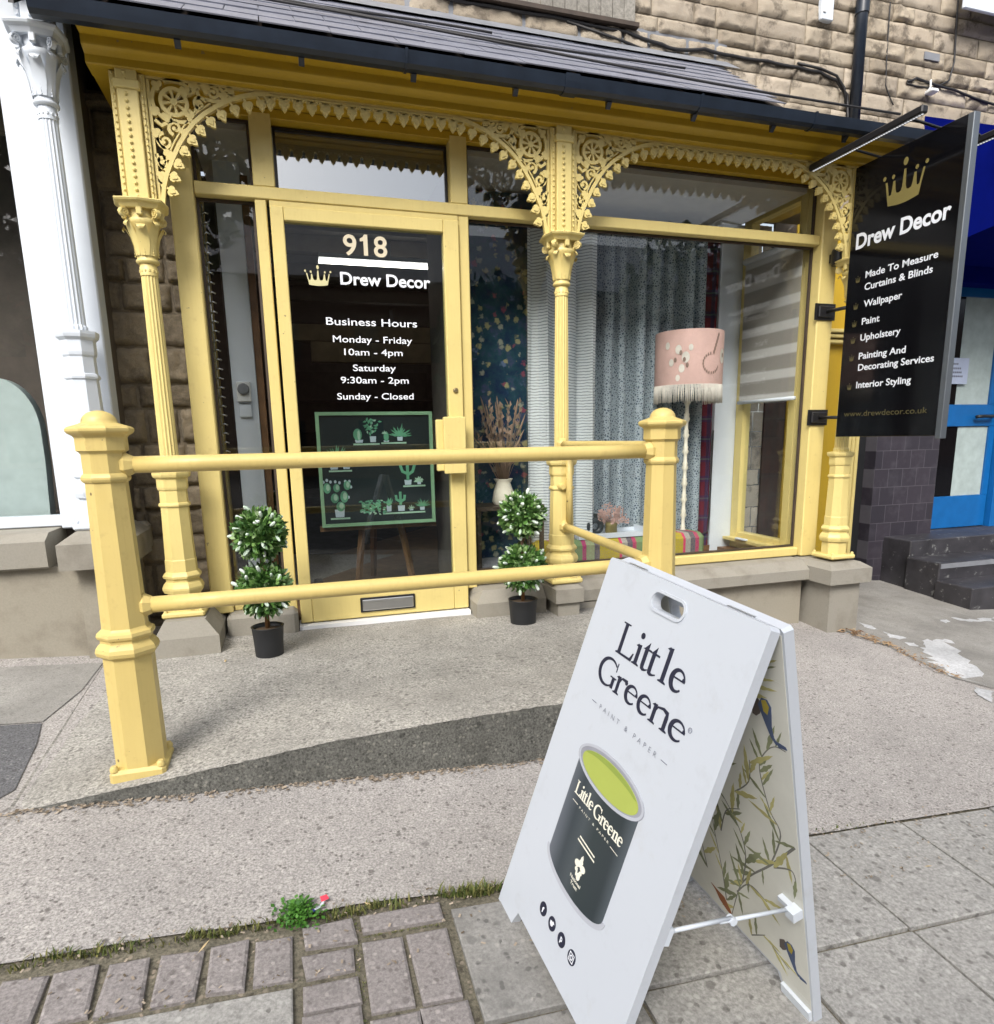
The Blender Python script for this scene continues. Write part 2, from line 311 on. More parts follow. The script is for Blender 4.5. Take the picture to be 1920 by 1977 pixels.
# ------------------------------------------------------------------ mesh helpers
class MB:
    def __init__(s): s.v = []; s.f = []; s.sm = []
    def add(s, vs, fs, smooth=False, mat=None):
        o = len(s.v)
        for p in vs:
            p = Vector(p); s.v.append(mat @ p if mat is not None else p)
        for q in fs: s.f.append(tuple(o+i for i in q)); s.sm.append(smooth)
        return s
    def box(s, x0, x1, y0, y1, z0, z1, mat=None, ch=0.0):
        if ch > 0:
            bm = bmesh.new(); bmesh.ops.create_cube(bm, size=1.0)
            for v in bm.verts: v.co = Vector(((x0+x1)/2+v.co.x*(x1-x0), (y0+y1)/2+v.co.y*(y1-y0), (z0+z1)/2+v.co.z*(z1-z0)))
            bmesh.ops.bevel(bm, geom=bm.edges[:], offset=ch, segments=1, affect='EDGES', profile=.5)
            s.bm(bm, mat); return s
        vs = [(x, y, z) for z in (z0, z1) for y in (y0, y1) for x in (x0, x1)]
        return s.add(vs, [(0, 2, 3, 1), (4, 5, 7, 6), (0, 1, 5, 4), (2, 6, 7, 3), (0, 4, 6, 2), (1, 3, 7, 5)], False, mat)
    def bm(s, bm, mat=None, smooth=False):
        bm.verts.ensure_lookup_table(); bm.faces.ensure_lookup_table()
        for i, v in enumerate(bm.verts): v.index = i
        s.add([v.co.copy() for v in bm.verts], [tuple(v.index for v in f.verts) for f in bm.faces], smooth, mat); bm.free(); return s
    def lathe(s, prof, n=24, c=(0, 0, 0), phase=0.0, smooth=True, cap=True, flute=0.0, mat=None):
        vs = []; fs = []
        for r, z in prof:
            for k in range(n):
                a = phase+2*math.pi*k/n; rr = r*(1-flute*(k % 2)); vs.append((c[0]+rr*math.cos(a), c[1]+rr*math.sin(a), c[2]+z))
        m = len(prof)
        for i in range(m-1):
            for k in range(n):
                k2 = (k+1) % n; fs.append((i*n+k, i*n+k2, (i+1)*n+k2, (i+1)*n+k))
        s.add(vs, fs, smooth, mat)
        if cap:
            s.add([vs[k] for k in range(n)], [tuple(range(n-1, -1, -1))], False, mat)
            s.add([vs[(m-1)*n+k] for k in range(n)], [tuple(range(n))], False, mat)
        return s
    def tube(s, pts, r, n=8, closed=False, smooth=True):
        pts = [Vector(p) for p in pts]; m = len(pts); rs = r if isinstance(r, (list, tuple)) else [r]*m
        vs = []; fs = []; up = None
        for i, p in enumerate(pts):
            a = pts[(i-1) % m] if (closed or i > 0) else p; b = pts[(i+1) % m] if (closed or i < m-1) else p
            t = (b-a).normalized()
            if up is None: up = Vector((0, 0, 1)) if abs(t.z) < .9 else Vector((0, 1, 0))
            x = t.cross(up).normalized(); y = x.cross(t).normalized(); up = y
            for k in range(n):
                q = 2*math.pi*k/n; vs.append(p+rs[i]*(math.cos(q)*x+math.sin(q)*y))
        for i in range(m if closed else m-1):
            j = (i+1) % m
            for k in range(n): k2 = (k+1) % n; fs.append((i*n+k, i*n+k2, j*n+k2, j*n+k))
        if not closed: fs.append(tuple(range(n-1, -1, -1))); fs.append(tuple((m-1)*n+k for k in range(n)))
        return s.add(vs, fs, smooth)
    def poly(s, pts2, d0, d1, mat):
        """outline in (a, b) extruded along c from d0 to d1; mat maps (a, b, c) to the world"""
        n = len(pts2); area = sum(pts2[i][0]*pts2[(i+1) % n][1]-pts2[(i+1) % n][0]*pts2[i][1] for i in range(n))
        if area < 0: pts2 = pts2[::-1]
        tr = tessellate_polygon([[Vector((a, b, 0)) for a, b in pts2]])
        F = [(i, (i+1) % n, n+(i+1) % n, n+i) for i in range(n)]
        for t in tr: F += [tuple(n+k for k in t), tuple(k for k in t[::-1])]
        return s.add([(a, b, d0) for a, b in pts2]+[(a, b, d1) for a, b in pts2], F, False, mat)
    def ribbon(s, pts2, wd, d0, d1, mat, closed=False):
        """a flat strip of width wd along a 2-D path, extruded d0..d1"""
        m = len(pts2); P = [Vector((p[0], p[1])) for p in pts2]; ws = wd if isinstance(wd, (list, tuple)) else [wd]*m
        vs = []; fs = []
        for i, p in enumerate(P):
            a = P[(i-1) % m] if (closed or i > 0) else p; b = P[(i+1) % m] if (closed or i < m-1) else p
            t = (b-a); t = t.normalized() if t.length > 1e-9 else Vector((1, 0)); nn = Vector((-t.y, t.x))*ws[i]/2
            for q, d in ((p+nn, d1), (p-nn, d1), (p-nn, d0), (p+nn, d0)): vs.append((q.x, q.y, d))
        for i in range(m if closed else m-1):
            j = (i+1) % m
            for k in range(4): k2 = (k+1) % 4; fs.append((i*4+k, i*4+k2, j*4+k2, j*4+k))
        if not closed: fs += [(3, 2, 1, 0), tuple((m-1)*4+k for k in range(4))]
        return s.add(vs, fs, False, mat)
    def build(s, name, mat, parent=None, label=None, fix=True):
        me = bpy.data.meshes.new(name); me.from_pydata([tuple(v) for v in s.v], [], s.f)
        me.polygons.foreach_set('use_smooth', s.sm)
        if fix:
            bm = bmesh.new(); bm.from_mesh(me); bmesh.ops.recalc_face_normals(bm, faces=bm.faces[:]); bm.to_mesh(me); bm.free()
        me.materials.append(M[mat] if isinstance(mat, str) else mat); me.update()
        o = bpy.data.objects.new(name, me); COL.objects.link(o)
        if parent is not None: o.parent = parent; o.matrix_parent_inverse = parent.matrix_world.inverted()
        if label: o['label'] = label
        return o
def pieces(s, name, mat, parent=None):
    """build every separate piece of the mesh as an object of its own"""
    par = list(range(len(s.v)))
    def find(i):
        while par[i] != i: par[i] = par[par[i]]; i = par[i]
        return i
    for f in s.f:
        for k in f[1:]: par[find(k)] = find(f[0])
    groups = {}
    for f, sm in zip(s.f, s.sm): groups.setdefault(find(f[0]), []).append((f, sm))
    out = []
    for g in groups.values():
        m_ = MB(); ids = {}
        for f, sm in g:
            for k in f:
                if k not in ids: ids[k] = len(m_.v); m_.v.append(s.v[k])
            m_.f.append(tuple(ids[k] for k in f)); m_.sm.append(sm)
        out.append(m_.build(name, mat, parent))
    return out
def tag(o, label, cat, group=None, kind=None):
    o['label'] = label
    if cat: o['category'] = cat
    if group: o['group'] = group
    if kind: o['kind'] = kind
    return o
def thing(name, label, cat, loc=(0, 0, 0), group=None):
    o = bpy.data.objects.new(name, None); COL.objects.link(o); o.location = loc
    o.matrix_world = Matrix.Translation(loc); o.empty_display_size = .1
    return tag(o, label, cat, group)
def struct(o, label=None):
    o['kind'] = 'structure'
    if label: o['label'] = label
    return o
def axes(o, a, b, c=None):
    """matrix taking (a, b, c) local to the world: origin o, unit vectors"""
    a = Vector(a); b = Vector(b); c = Vector(c) if c is not None else a.cross(b)
    return Matrix(((a.x, b.x, c.x, o[0]), (a.y, b.y, c.y, o[1]), (a.z, b.z, c.z, o[2]), (0, 0, 0, 1)))
XZ = axes((0, 0, 0), (1, 0, 0), (0, 0, 1), (0, -1, 0))      # (x, z, towards the street)
def arc(cx, cz, r, a0, a1, n=14, rz=None):
    rz = r if rz is None else rz
    return [(cx+r*math.cos(R(a0+(a1-a0)*i/n)), cz+rz*math.sin(R(a0+(a1-a0)*i/n))) for i in range(n+1)]
def ell(cx, cz, rx, rz, n=28): return [(cx+rx*math.cos(2*math.pi*i/n), cz+rz*math.sin(2*math.pi*i/n)) for i in range(n)]
def text(mb, body, mat, h, x, y, width=None, bold=0.0, align='LEFT', d=.0012, space=1.0):
    """lettering h tall (cap height) with its baseline start (or centre) at (x, y) of the plane given by mat"""
    cu = bpy.data.curves.new('lettering', 'FONT'); cu.body = body; cu.size = 1.0; cu.extrude = 0.0; cu.offset = bold; cu.resolution_u = 4; cu.space_character = space
    o = bpy.data.objects.new('lettering', cu); COL.objects.link(o)
    dg = bpy.context.evaluated_depsgraph_get(); me = bpy.data.meshes.new_from_object(o.evaluated_get(dg))
    vs = [v.co.copy() for v in me.vertices]; fs = [tuple(p.vertices) for p in me.polygons]
    COL.objects.unlink(o); bpy.data.objects.remove(o); bpy.data.curves.remove(cu); bpy.data.meshes.remove(me)
    if not vs: return mb
    x0 = min(v.x for v in vs); x1 = max(v.x for v in vs); s = h/.727; sx = width/(x1-x0) if width else s
    off = x-(sx*(x1-x0)/2 if align == 'CENTER' else 0)
    mb.add([((v.x-x0)*sx+off, v.y*s+y, d) for v in vs], fs, False, mat); return mb
def wob(p, s, a): return a*noise.noise(Vector(p)*s)

# ================================================================== THE GROUND
GA, GX, GY = -.0602, -.0721, .0569
def G(x, y): return GA+GX*x+GY*y
def sheet(name, pts, mat, lift, cell=None):
    mb = MB(); mb.add([(x, y, G(x, y)+lift) for x, y in pts], [tuple(range(len(pts)))])
    return mb.build(name, mat)
# one big ground sheet reaching the far side of the road and beyond
mb = MB(); xs = [-60, -20, -8, 0, 8, 20, 60]; ys = [-60, -30, -16, -4.6, 6]
mb.add([(x, y, GA+GX*x*(1 if abs(x) < 9 else 9/abs(x))+GY*max(y, -4.6)-.05) for y in ys for x in xs],
       [(j*7+i, j*7+i+1, (j+1)*7+i+1, (j+1)*7+i) for j in range(4) for i in range(6)])
struct(mb.build('road', 'asphalt'), 'asphalt road running past the shops')
# pavement of exposed aggregate: a fine grid with gentle unevenness, hidden joints open towards the slabs
def grid(name, x0, x1, y0, y1, nx, ny, fz, mat, edge=None):
    mb = MB(); vs = []
    for j in range(ny+1):
        for i in range(nx+1):
            x = x0+(x1-x0)*i/nx; y = y0+(y1-y0)*j/ny
            if edge and j == 0: y += edge(x)
            vs.append((x, y, fz(x, y)))
    mb.add(vs, [(j*(nx+1)+i, j*(nx+1)+i+1, (j+1)*(nx+1)+i+1, (j+1)*(nx+1)+i) for j in range(ny) for i in range(nx)], True)
    return mb.build(name, mat)
bumpy = lambda x, y: G(x, y)-.001+wob((x, y, 3), 2.2, .0016)+wob((x, y, 9), 9, .0006)
struct(grid('pavement', -4.5, 9.0, -2.06, 2.0, 150, 46, bumpy, 'aggregate', lambda x: .012*noise.noise(Vector((x*4, 0, 0)))), 'pinkish grey exposed aggregate pavement below the ramp')
# dirt bed under the setts and slabs
struct(grid('paving_bed', -4.5, 9.0, -4.6, -2.02, 60, 12, lambda x, y: G(x, y)-.012+wob((x, y, 1), 6, .004), 'kerb_dirt'), 'dirt showing in the joints between setts and slabs')
# smooth cement forecourt towards the neighbour, and a darker tarmac patch on the left
mb = MB(); E1 = [(3.40, -.17), (3.43, -.34), (3.46, -.60), (3.42, -.88), (3.39, -1.07), (3.47, -1.22), (3.9, -1.40), (4.6, -1.50), (9, -1.7), (9, 1.2), (3.40, 1.2)]
mb.add([(x, y, G(x, y)+.0024) for x, y in E1], [tuple(range(len(E1)))]); struct(mb.build('forecourt', 'cement'), 'smooth cement forecourt in front of the blue door')
mb = MB(); E2 = [(-4.5, -.9), (-.94, -.89), (-.905, -1.05), (-.87, -1.35), (-.92, -1.43), (-1.2, -1.47), (-4.5, -1.5)]
mb.add([(x, y, G(x, y)+.0024) for x, y in E2], [tuple(range(len(E2)))]); struct(mb.build('path', 'tarmac_patch'), 'dark tarmac strip left of the ramp')
mb = MB(); E3 = [(-4.5, -.89), (-.94, -.88), (-.885, -.60), (-.88, -.30), (-4.5, -.30)]
mb.add([(x, y, G(x, y)+.0026) for x, y in E3], [tuple(range(len(E3)))]); struct(mb.build('path', 'cement'), 'pale cement strip along the foot of the white shopfront')
# whitewash spilt on the forecourt
def blot(cx, cy, rx, ry, seed, n=26):
    return [(cx+rx*math.cos(6.283*i/n)*(1+.55*noise.noise(Vector((i*.7, seed, 0)))), cy+ry*math.sin(6.283*i/n)*(1+.55*noise.noise(Vector((i*.7, seed, 5))))) for i in range(n)]
def ragged(P, amp, seed):
    out = []
    for k, (a, b) in enumerate(zip(P, P[1:]+P[:1])):
        for q in range(6):
            u = q/6; x, y = a[0]+(b[0]-a[0])*u, a[1]+(b[1]-a[1])*u
            out.append((x+amp*noise.noise(Vector((x*23, y*23, seed)))*1.6, y+amp*noise.noise(Vector((x*23, y*23, seed+7)))*1.6))
    return out
for P, amp, lab in (([(3.818, -.538), (4.001, -.498), (3.979, -.595), (3.783, -.867), (3.599, -1.078), (3.512, -1.159), (3.405, -1.129), (3.417, -1.016), (3.515, -.858), (3.631, -.675)], .045, 'largest splash of white paint on the cement forecourt'),
               ([(3.692, -.132), (3.718, -.237), (3.69, -.30), (3.645, -.27)], .02, 'white paint fleck closest to the right stone plinth'), ([(3.69, -.34), (3.742, -.44), (3.70, -.50), (3.63, -.45)], .02, 'white paint fleck midway along the short row by the plinth'), ([(3.64, -.55), (3.70, -.54), (3.69, -.60), (3.63, -.61)], .015, 'white paint fleck touching the edge of the largest splash'),
               ([(4.598, -.12), (4.718, -.168), (4.982, -.142), (4.86, -.22), (4.60, -.205)], .03, 'long thin white paint smear in front of the black steps'), ([(4.40, -.17), (4.49, -.15), (4.47, -.20), (4.40, -.22)], .02, 'short white paint fleck left of the long smear by the steps'), ([(3.37, -1.19), (3.428, -1.26), (3.26, -1.36), (3.29, -1.30)], .02, 'white paint fleck at the lower end of the leaf drift')):
    P = ragged(P, amp, len(P)); mb = MB(); mb.poly(P, 0, .0012, Matrix(((1, 0, 0, 0), (0, 1, 0, 0), (GX, GY, 1, GA+.0028), (0, 0, 0, 1))))
    tag(mb.build('paint_spill', 'whitewash'), lab, 'paint spill', 'white paint splashes on the ground')
P = blot(2.66, -.36, .05, .022, 11, 14); mb = MB(); mb.add([(x, y, G(x, y)+.004) for x, y in P], [tuple(range(len(P)))])
tag(mb.build('paint_spill', 'whitewash'), 'small white paint drip below the stone sill', 'paint spill')

# ramp: sloping slab with an upright concrete edge
def lerp_tab(tab, x):
    if x <= tab[0][0]: return tab[0][1]
    for (a, p), (b, q) in zip(tab, tab[1:]):
        if x <= b: return p+(q-p)*(x-a)/(b-a)
    return tab[-1][1]
RF = [(-.84, -.085), (-.60, -.068), (-.35, -.048), (.08, -.010), (.5, .004), (1.07, .008), (1.75, .006)]
RB = [(-.88, -.017), (-.64, .000), (-.3, -.004), (0, -.018), (1.0, -.024), (1.75, -.03)]
RY0 = -1.465
def ramp_z(x, y):
    t = min(1, max(0, (y-RY0)/(-.05-RY0))); return lerp_tab(RF, x)*(1-t)+lerp_tab(RB, x)*t
mb = MB(); nx, ny = 190, 40; vs = []
for j in range(ny+1):
    for i in range(nx+1):
        y = RY0+(-.02-RY0)*j/ny; xl = -.85-.03*j/ny; x = xl+(1.72-xl)*i/nx
        if j == 0: y += wob((x, 2, 2), 8, .005)+wob((x, 5, 2), 40, .004)
        z = ramp_z(x, y)+wob((x, y, 0), 5, .002)-(.004+wob((x, 7, 2), 40, .004) if j == 0 else 0)
        if i == 0: z = G(x, y)+.001
        vs.append((x, y, z))
idx = lambda i, j: j*(nx+1)+i
mb.add(vs, [(idx(i, j), idx(i+1, j), idx(i+1, j+1), idx(i, j+1)) for j in range(ny) for i in range(nx)], True)
ramp = mb.build('ramp', 'ramp_top', fix=False)
struct(ramp, 'gritty concrete ramp rising to the shop door')
mb = MB(); top = [vs[idx(i, 0)] for i in range(nx+1)]; right = [vs[idx(nx, j)] for j in range(ny+1)]
for ch in (top, right):
    V = []; K = 5
    for (x, y, z) in ch:
        for k in range(K+1):
            zz = z+(G(x, y)-.02-z)*k/K; off = (.007*noise.noise(Vector((x*9, zz*12, y*9)))+.004*noise.noise(Vector((x*35, zz*40, y*9))))*(1 if 0 < k else 0)
            V.append((x+(off if ch is right else 0), y-(off+.002*k if ch is top else 0), zz-.001))
    mb.add(V, [(i*(K+1)+k, (i+1)*(K+1)+k, (i+1)*(K+1)+k+1, i*(K+1)+k+1) for i in range(len(ch)-1) for k in range(K)], True)
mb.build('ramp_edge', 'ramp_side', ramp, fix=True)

# setts and slabs
def block(mb, x0, x1, y0, y1, top=.0, th=.02, skew=0.0, ch=.006):
    J = .006 if ch > .005 else .002
    j = lambda: rnd.uniform(-J, J)
    q = [(x0+j(), y0+j()), (x1+j(), y0+j()), (x1+skew+j(), y1+j()), (x0+skew+j(), y1+j())]
    zt = rnd.uniform(-.002, .002)
    cx = sum(p[0] for p in q)/4; cy = sum(p[1] for p in q)/4
    ins = [(x+(cx-x)*ch/(abs(x1-x0)/2), y+(cy-y)*ch/(abs(y1-y0)/2)) for x, y in q]
    V = [(x, y, G(x, y)+top+zt-th) for x, y in q]+[(x, y, G(x, y)+top+zt-ch*.6) for x, y in q]+[(x, y, G(x, y)+top+zt) for x, y in ins]
    F = [(8, 9, 10, 11)]
    for k in range(4): l = (k+1) % 4; F += [(k, l, 4+l, 4+k), (4+k, 4+l, 8+l, 8+k)]
    mb.add(V, F)
mb = MB()
x = -.048
while x > -3.2:                                        # soldier course along the edge
    wd = rnd.uniform(.080, .088); block(mb, x-wd, x, -2.245, -2.115, skew=-.004); x -= wd+rnd.uniform(.016, .022)
block(mb, -.030, .092, -2.165, -2.098); block(mb, .106, .312, -2.150, -2.092)
yy = -2.180
while yy > -3.2:
    block(mb, -.030, .085, yy-.068, yy); yy -= .083
for xa in (.100, .206):
    yy = -2.172
    while yy > -3.2: block(mb, xa, xa+.096, yy-.196, yy); yy -= .212
struct(mb.build('pavement', 'sett'), 'purplish brick setts edging the pavement with mossy joints')
mb = MB(); mb2 = MB()
def slabs(mbx, xs, ys, top=.001):
    for xa, xb in zip(xs, xs[1:]):
        for ya, yb in zip(ys, ys[1:]): block(mbx, xa+.005, xb-.005, ya+.005, yb-.005, top, ch=.003)
slabs(mb, [.68, 1.08, 1.48, 1.88, 2.28, 2.68, 3.08, 3.48, 3.88, 4.28, 4.68, 5.08, 5.48, 5.9], [-4.05, -3.65, -3.25, -2.85, -2.45, -2.062])
slabs(mb, [.325, .68], [-4.05, -3.65, -3.25, -2.85]); slabs(mb2, [.325, .68], [-2.85, -2.45, -2.118])
slabs(mb, [-3.62, -3.22, -2.82, -2.42, -2.02, -1.62, -1.22, -.82, -.42, -.048], [-4.05, -3.65, -3.25, -2.85, -2.45, -2.262])
struct(mb.build('pavement', 'slab'), 'square grey concrete paving slabs'); struct(mb2.build('pavement', 'slab_stained'), 'dirty grey paving slab beside the setts')
# kerb at the road edge, behind the camera
mb = MB(); mb.add([(x, y, G(x, y)+dz) for x in (-8, 9) for y, dz in ((-4.62, -.06), (-4.62, .0), (-4.06, .0))], [(0, 3, 4, 1), (1, 4, 5, 2)]); struct(mb.build('kerb', 'cement'))

# ================================================================== YELLOW SHOPFRONT
shop = thing('shopfront', 'cream yellow painted Victorian shopfront with iron lace between slim columns', 'shopfront', (1.4, 0, 0))
# ---- stone base and plinths (front of the dwarf wall at y=-.12)
def plinth(mb, x0, x1, y0, y1, zb, zc, zt, ov=.045, ch=.05):
    mb.box(x0, x1, y0+ov, y1, zb, zc)
    b = bmesh.new(); P = [(x0-ov, y0), (x1+ov, y0), (x1+ov, y1-.002), (x0-ov, y1-.002)]
    I = [(x0-ov+ch*.7, y0+ch), (x1+ov-ch*.7, y0+ch), (x1+ov-ch*.7, y1-.002), (x0-ov+ch*.7, y1-.002)]
    V = [b.verts.new((x, y, zc)) for x, y in P]+[b.verts.new((x, y, zt-ch*.55)) for x, y in P]+[b.verts.new((x, y, zt)) for x, y in I]
    b.faces.new((V[3], V[2], V[1], V[0])); b.faces.new(V[8:12])
    for k in range(4):
        l = (k+1) % 4; b.faces.new((V[k], V[l], V[4+l], V[4+k])); b.faces.new((V[4+k], V[4+l], V[8+l], V[8+k]))
    mb.bm(b)
mb = MB(); mb.box(1.55, 3.215, -.10, .06, -.6, .012); mb.build('stone_base', 'render_base', shop)
mb = MB()
prof = [(-.155, .012), (-.165, .02), (-.165, .085), (-.10, .136), (.06, .145), (.06, .012)]      # moulded sill (y, z)
V = [(x, y, z) for x in (1.52, 2.31, 2.316, 3.215) for y, z in prof]; n = len(prof)
mb.add(V, [(i*n+k, i*n+(k+1) % n, (i+1)*n+(k+1) % n, (i+1)*n+k) for i in range(3) for k in range(n)]+[tuple(range(n)), tuple(3*n+k for k in range(n-1, -1, -1))])
mb.build('stone_sill', 'stone_dressed', shop)
mb = MB(); plinth(mb, 3.262, 3.50, -.345, .20, -.7, .012, .140, .045, .06); mb.build('plinth', 'stone_dressed', shop)
mb = MB()      # left plinth: splayed top block standing on the ramp
b = bmesh.new(); zb = -.08
P = [(-.655, -.33), (-.372, -.33), (-.372, .05), (-.655, .05)]; I = [(-.61, -.30), (-.43, -.30), (-.43, .05), (-.61, .05)]
V = [b.verts.new((x, y, zb)) for x, y in P]+[b.verts.new((x, y, .075)) for x, y in P]+[b.verts.new((x, y, .153)) for x, y in I]
b.faces.new(V[8:12]); b.faces.new((V[3], V[2], V[1], V[0]))
for k in range(4):
    l = (k+1) % 4; b.faces.new((V[k], V[l], V[4+l], V[4+k])); b.faces.new((V[4+k], V[4+l], V[8+l], V[8+k]))
mb.bm(b); mb.build('plinth', 'stone_dressed', shop)
mb = MB(); mb.box(-.36, -.012, -.10, .06, -.1, .105, ch=.02); mb.build('plinth', 'stone_dressed', shop)
mb = MB()      # sill block right of the door and pier under the middle column
b = bmesh.new()
P = [(.945, -.16), (1.36, -.16), (1.36, .05), (.945, .05)]; I = [(1.0, -.10), (1.36, -.10), (1.36, .05), (.96, .05)]
V = [b.verts.new((x, y, -.1)) for x, y in P]+[b.verts.new((x, y, .058)) for x, y in P]+[b.verts.new((x, y, .122)) for x, y in I]
b.faces.new(V[8:12]); b.faces.new((V[3], V[2], V[1], V[0]))
for k in range(4):
    l = (k+1) % 4; b.faces.new((V[k], V[l], V[4+l], V[4+k])); b.faces.new((V[4+k], V[4+l], V[8+l], V[8+k]))
mb.bm(b); mb.build('plinth', 'stone_dressed', shop); mb = MB(); plinth(mb, 1.385, 1.515, -.30, .05, -.3, .055, .150, .02, .03); mb.box(1.56, 1.86, -.1605, -.11, -.3, .01)
mb.build('plinth', 'stone_dressed', shop)
# ---- timber frame
mb = MB(); F0, F1 = -.0, .10
mb.box(-.435, -.33, -.02, .12, .10, 2.50, ch=.006)                # corner post left
mb.box(3.262, 3.385, -.025, .12, .146, 2.50, ch=.006)             # corner post right
pieces(mb, 'corner_post', 'yellow', shop)
mb = MB()
mb.box(-.064, -.012, 0, .10, -.02, 2.118, ch=.004); mb.box(-.064, .036, .002, .10, 2.178, 2.50, ch=.004)
mb.box(.940, .994, 0, .10, .118, 2.118, ch=.004); mb.box(.903, .994, .002, .10, 2.178, 2.50, ch=.004)
pieces(mb, 'mullion', 'yellow', shop)
mb = MB()
mb.box(-.328, 3.260, -.006, .10, 2.120, 2.176, ch=.004); mb.build('transom', 'yellow', shop)
mb = MB(); mb.box(-.328, -.066, .002, .09, .106, .20, ch=.004); mb.box(.996, 3.260, .002, .10, .147, .203, ch=.006); pieces(mb, 'bottom_rail', 'yellow', shop)
mb = MB(); mb.box(-.328, 3.260, .004, .10, 2.478, 2.52, ch=.003); mb.build('top_rail', 'yellow_shaded', shop)
mb = MB()      # thin stops round each pane
def stops(x0, x1, z0, z1, w_=.012, y0=.045):
    mb.box(x0, x0+w_, y0, .062, z0, z1); mb.box(x1-w_, x1, y0, .062, z0, z1); mb.box(x0+w_, x1-w_, y0, .062, z0, z0+w_); mb.box(x0+w_, x1-w_, y0, .062, z1-w_, z1)
stops(-.328, -.066, .202, 2.118); stops(-.328, -.066, 2.178, 2.476); stops(.996, 3.258, .205, 2.118); stops(.996, 3.258, 2.178, 2.476)
mb.build('glazing_bead', 'timber_dark', shop)
def pane(name, x0, x1, z0, z1, y=.066, mat='glass', parent=shop):
    mb = MB(); mb.box(x0, x1, y, y+.006, z0, z1); return mb.build(name, mat, parent)
pane('window_pane', -.326, -.068, .204, 2.116); pane('window_pane', -.326, -.068, 2.180, 2.474)
pane('window_pane', .998, 3.256, .207, 2.116); pane('window_pane', .998, 3.256, 2.180, 2.474)
# hopper light over the door, hinged at its bottom and leaning in
hop = Matrix.Translation((0, .058, 2.180)) @ Matrix.Rotation(R(-2.3), 4, 'X')
mb = MB(); mb.box(.040, .901, 0, .03, .0, .016, hop); mb.box(.040, .052, 0, .03, .016, .290, hop); mb.box(.889, .901, 0, .03, .016, .290, hop); mb.box(.052, .889, 0, .03, .276, .290, hop)
hp = mb.build('hopper_light', 'black_metal', shop)
mb = MB(); mb.box(.052, .889, .008, .014, .016, .276, hop); mb.build('window_pane', 'glass_mirror', hp)
# ---- door
door = MB()
door.box(.002, .064, -.022, .038, .010, 2.088, ch=.004); door.box(.852, .934, -.022, .038, .010, 2.088, ch=.004)
door.box(.065, .851, -.021, .037, 2.026, 2.088, ch=.004); door.box(.065, .851, -.021, .037, .010, .206, ch=.004)
door = door.build('door', 'yellow', shop)
mb = MB(); mb.box(.066, .850, .004, .010, .207, 2.025); mb.build('door_glass', 'glass_dark', door)
mb = MB(); mb.box(.002, .934, -.005, .09, 2.090, 2.116); mb.build('door_frame', 'yellow', shop)
mb = MB(); mb.box(-.008, .936, -.06, .08, -.05, .002); mb.build('threshold', 'white_matt', shop)
mb = MB(); mb.box(.772, .838, -.056, -.023, .800, 1.075, ch=.004); mb.box(.806, .926, -.092, -.058, .785, 1.088, ch=.004); mb.box(.820, .90, -.0575, -.0235, .79, 1.08); mb.build('door_handle', 'yellow', door)
mb = MB(); mb.box(.318, .621, -.032, -.0225, .040, .122, ch=.003); lb = mb.build('letterbox', 'black_metal', door)
mb = MB(); mb.box(.329, .610, -.040, -.0325, .050, .112, ch=.003); mb.box(.329, .610, -.044, -.0405, .098, .110, ch=.0015); mb.build('flap', 'steel', lb)
mb = MB(); mb.lathe([(.014, 0), (.014, .006), (.009, .009)], 16, mat=axes((.892, -.022, 1.23), (1, 0, 0), (0, 0, 1), (0, -1, 0))); mb.build('lock', 'brass', door)
# door lettering (on the street face of the glass)
DG = axes((0, .0025, 0), (1, 0, 0), (0, 0, 1), (0, -1, 0))
mb = MB(); text(mb, '9', 'x', .098, .338, 1.892, .066, .022, mat=None) if False else None
for ch_, xa, wd in (('9', .340, .066), ('8', .492, .068)): text(mb, ch_, DG, .100, xa, 1.893, wd, .016)
mb.poly([(.441, 1.894), (.462, 1.894), (.462, 1.994), (.446, 1.994), (.438, 1.981), (.424, 1.974), (.424, 1.960), (.441, 1.963)], .0002, .0012, DG)
mb.build('house_number', 'vinyl_cream', door)
def crown(mb, mat, cx, zb, wd, ht, d=.0012):
    """five-point crown: curved band, tapering spikes, a ball on each tip"""
    X = lambda u: cx+u*wd; Z = lambda v: zb+v*ht
    base = [(X(-.345+.69*i/10), Z(.05*math.sin(math.pi*i/10)*-1+.05)) for i in range(11)]
    topl = []
    sp = [(-.42, .60), (-.235, .57), (0, .74), (.235, .57), (.42, .60)]; vl = [(-.315, .27), (-.115, .27), (.115, .27), (.315, .27)]
    seq = [sp[4], vl[3], sp[3], vl[2], sp[2], vl[1], sp[1], vl[0], sp[0]]
    for i, (u, v) in enumerate(seq):
        if i % 2 == 0: topl += [(X(u+.022), Z(v)), (X(u-.022), Z(v))]
        else:
            hw = .075 if abs(u) < .2 else .042
            topl += [(X(u+hw), Z(v+.10)), (X(u+hw*.7), Z(v+.02)), (X(u), Z(v)), (X(u-hw*.7), Z(v+.02)), (X(u-hw), Z(v+.10))]
    mb.poly(base+topl, 0.0002, d, mat)
    for (u, v), r in zip(sp, (.036, .036, .052, .036, .036)):
        u2 = u*1.12; mb.poly(ell(X(u2), Z(v+.10 if u else v+.16), r*wd, r*wd*1.15*(1.25 if u == 0 else 1), 14), .0002, d, mat)
mb = MB(); crown(mb, DG, .208, 1.738, .130, .098); mb.build('crown_logo', 'gold_pale', door)
mb = MB(); text(mb, 'Drew Decor', DG, .0605, .316, 1.752, .462, .022); 
mb.build('shop_name', 'vinyl_white', door)
mb = MB()
text(mb, 'Business Hours', DG, .038, .466, 1.554, .466, .006, 'CENTER'); mb.build('opening_hours', 'vinyl_white', door)
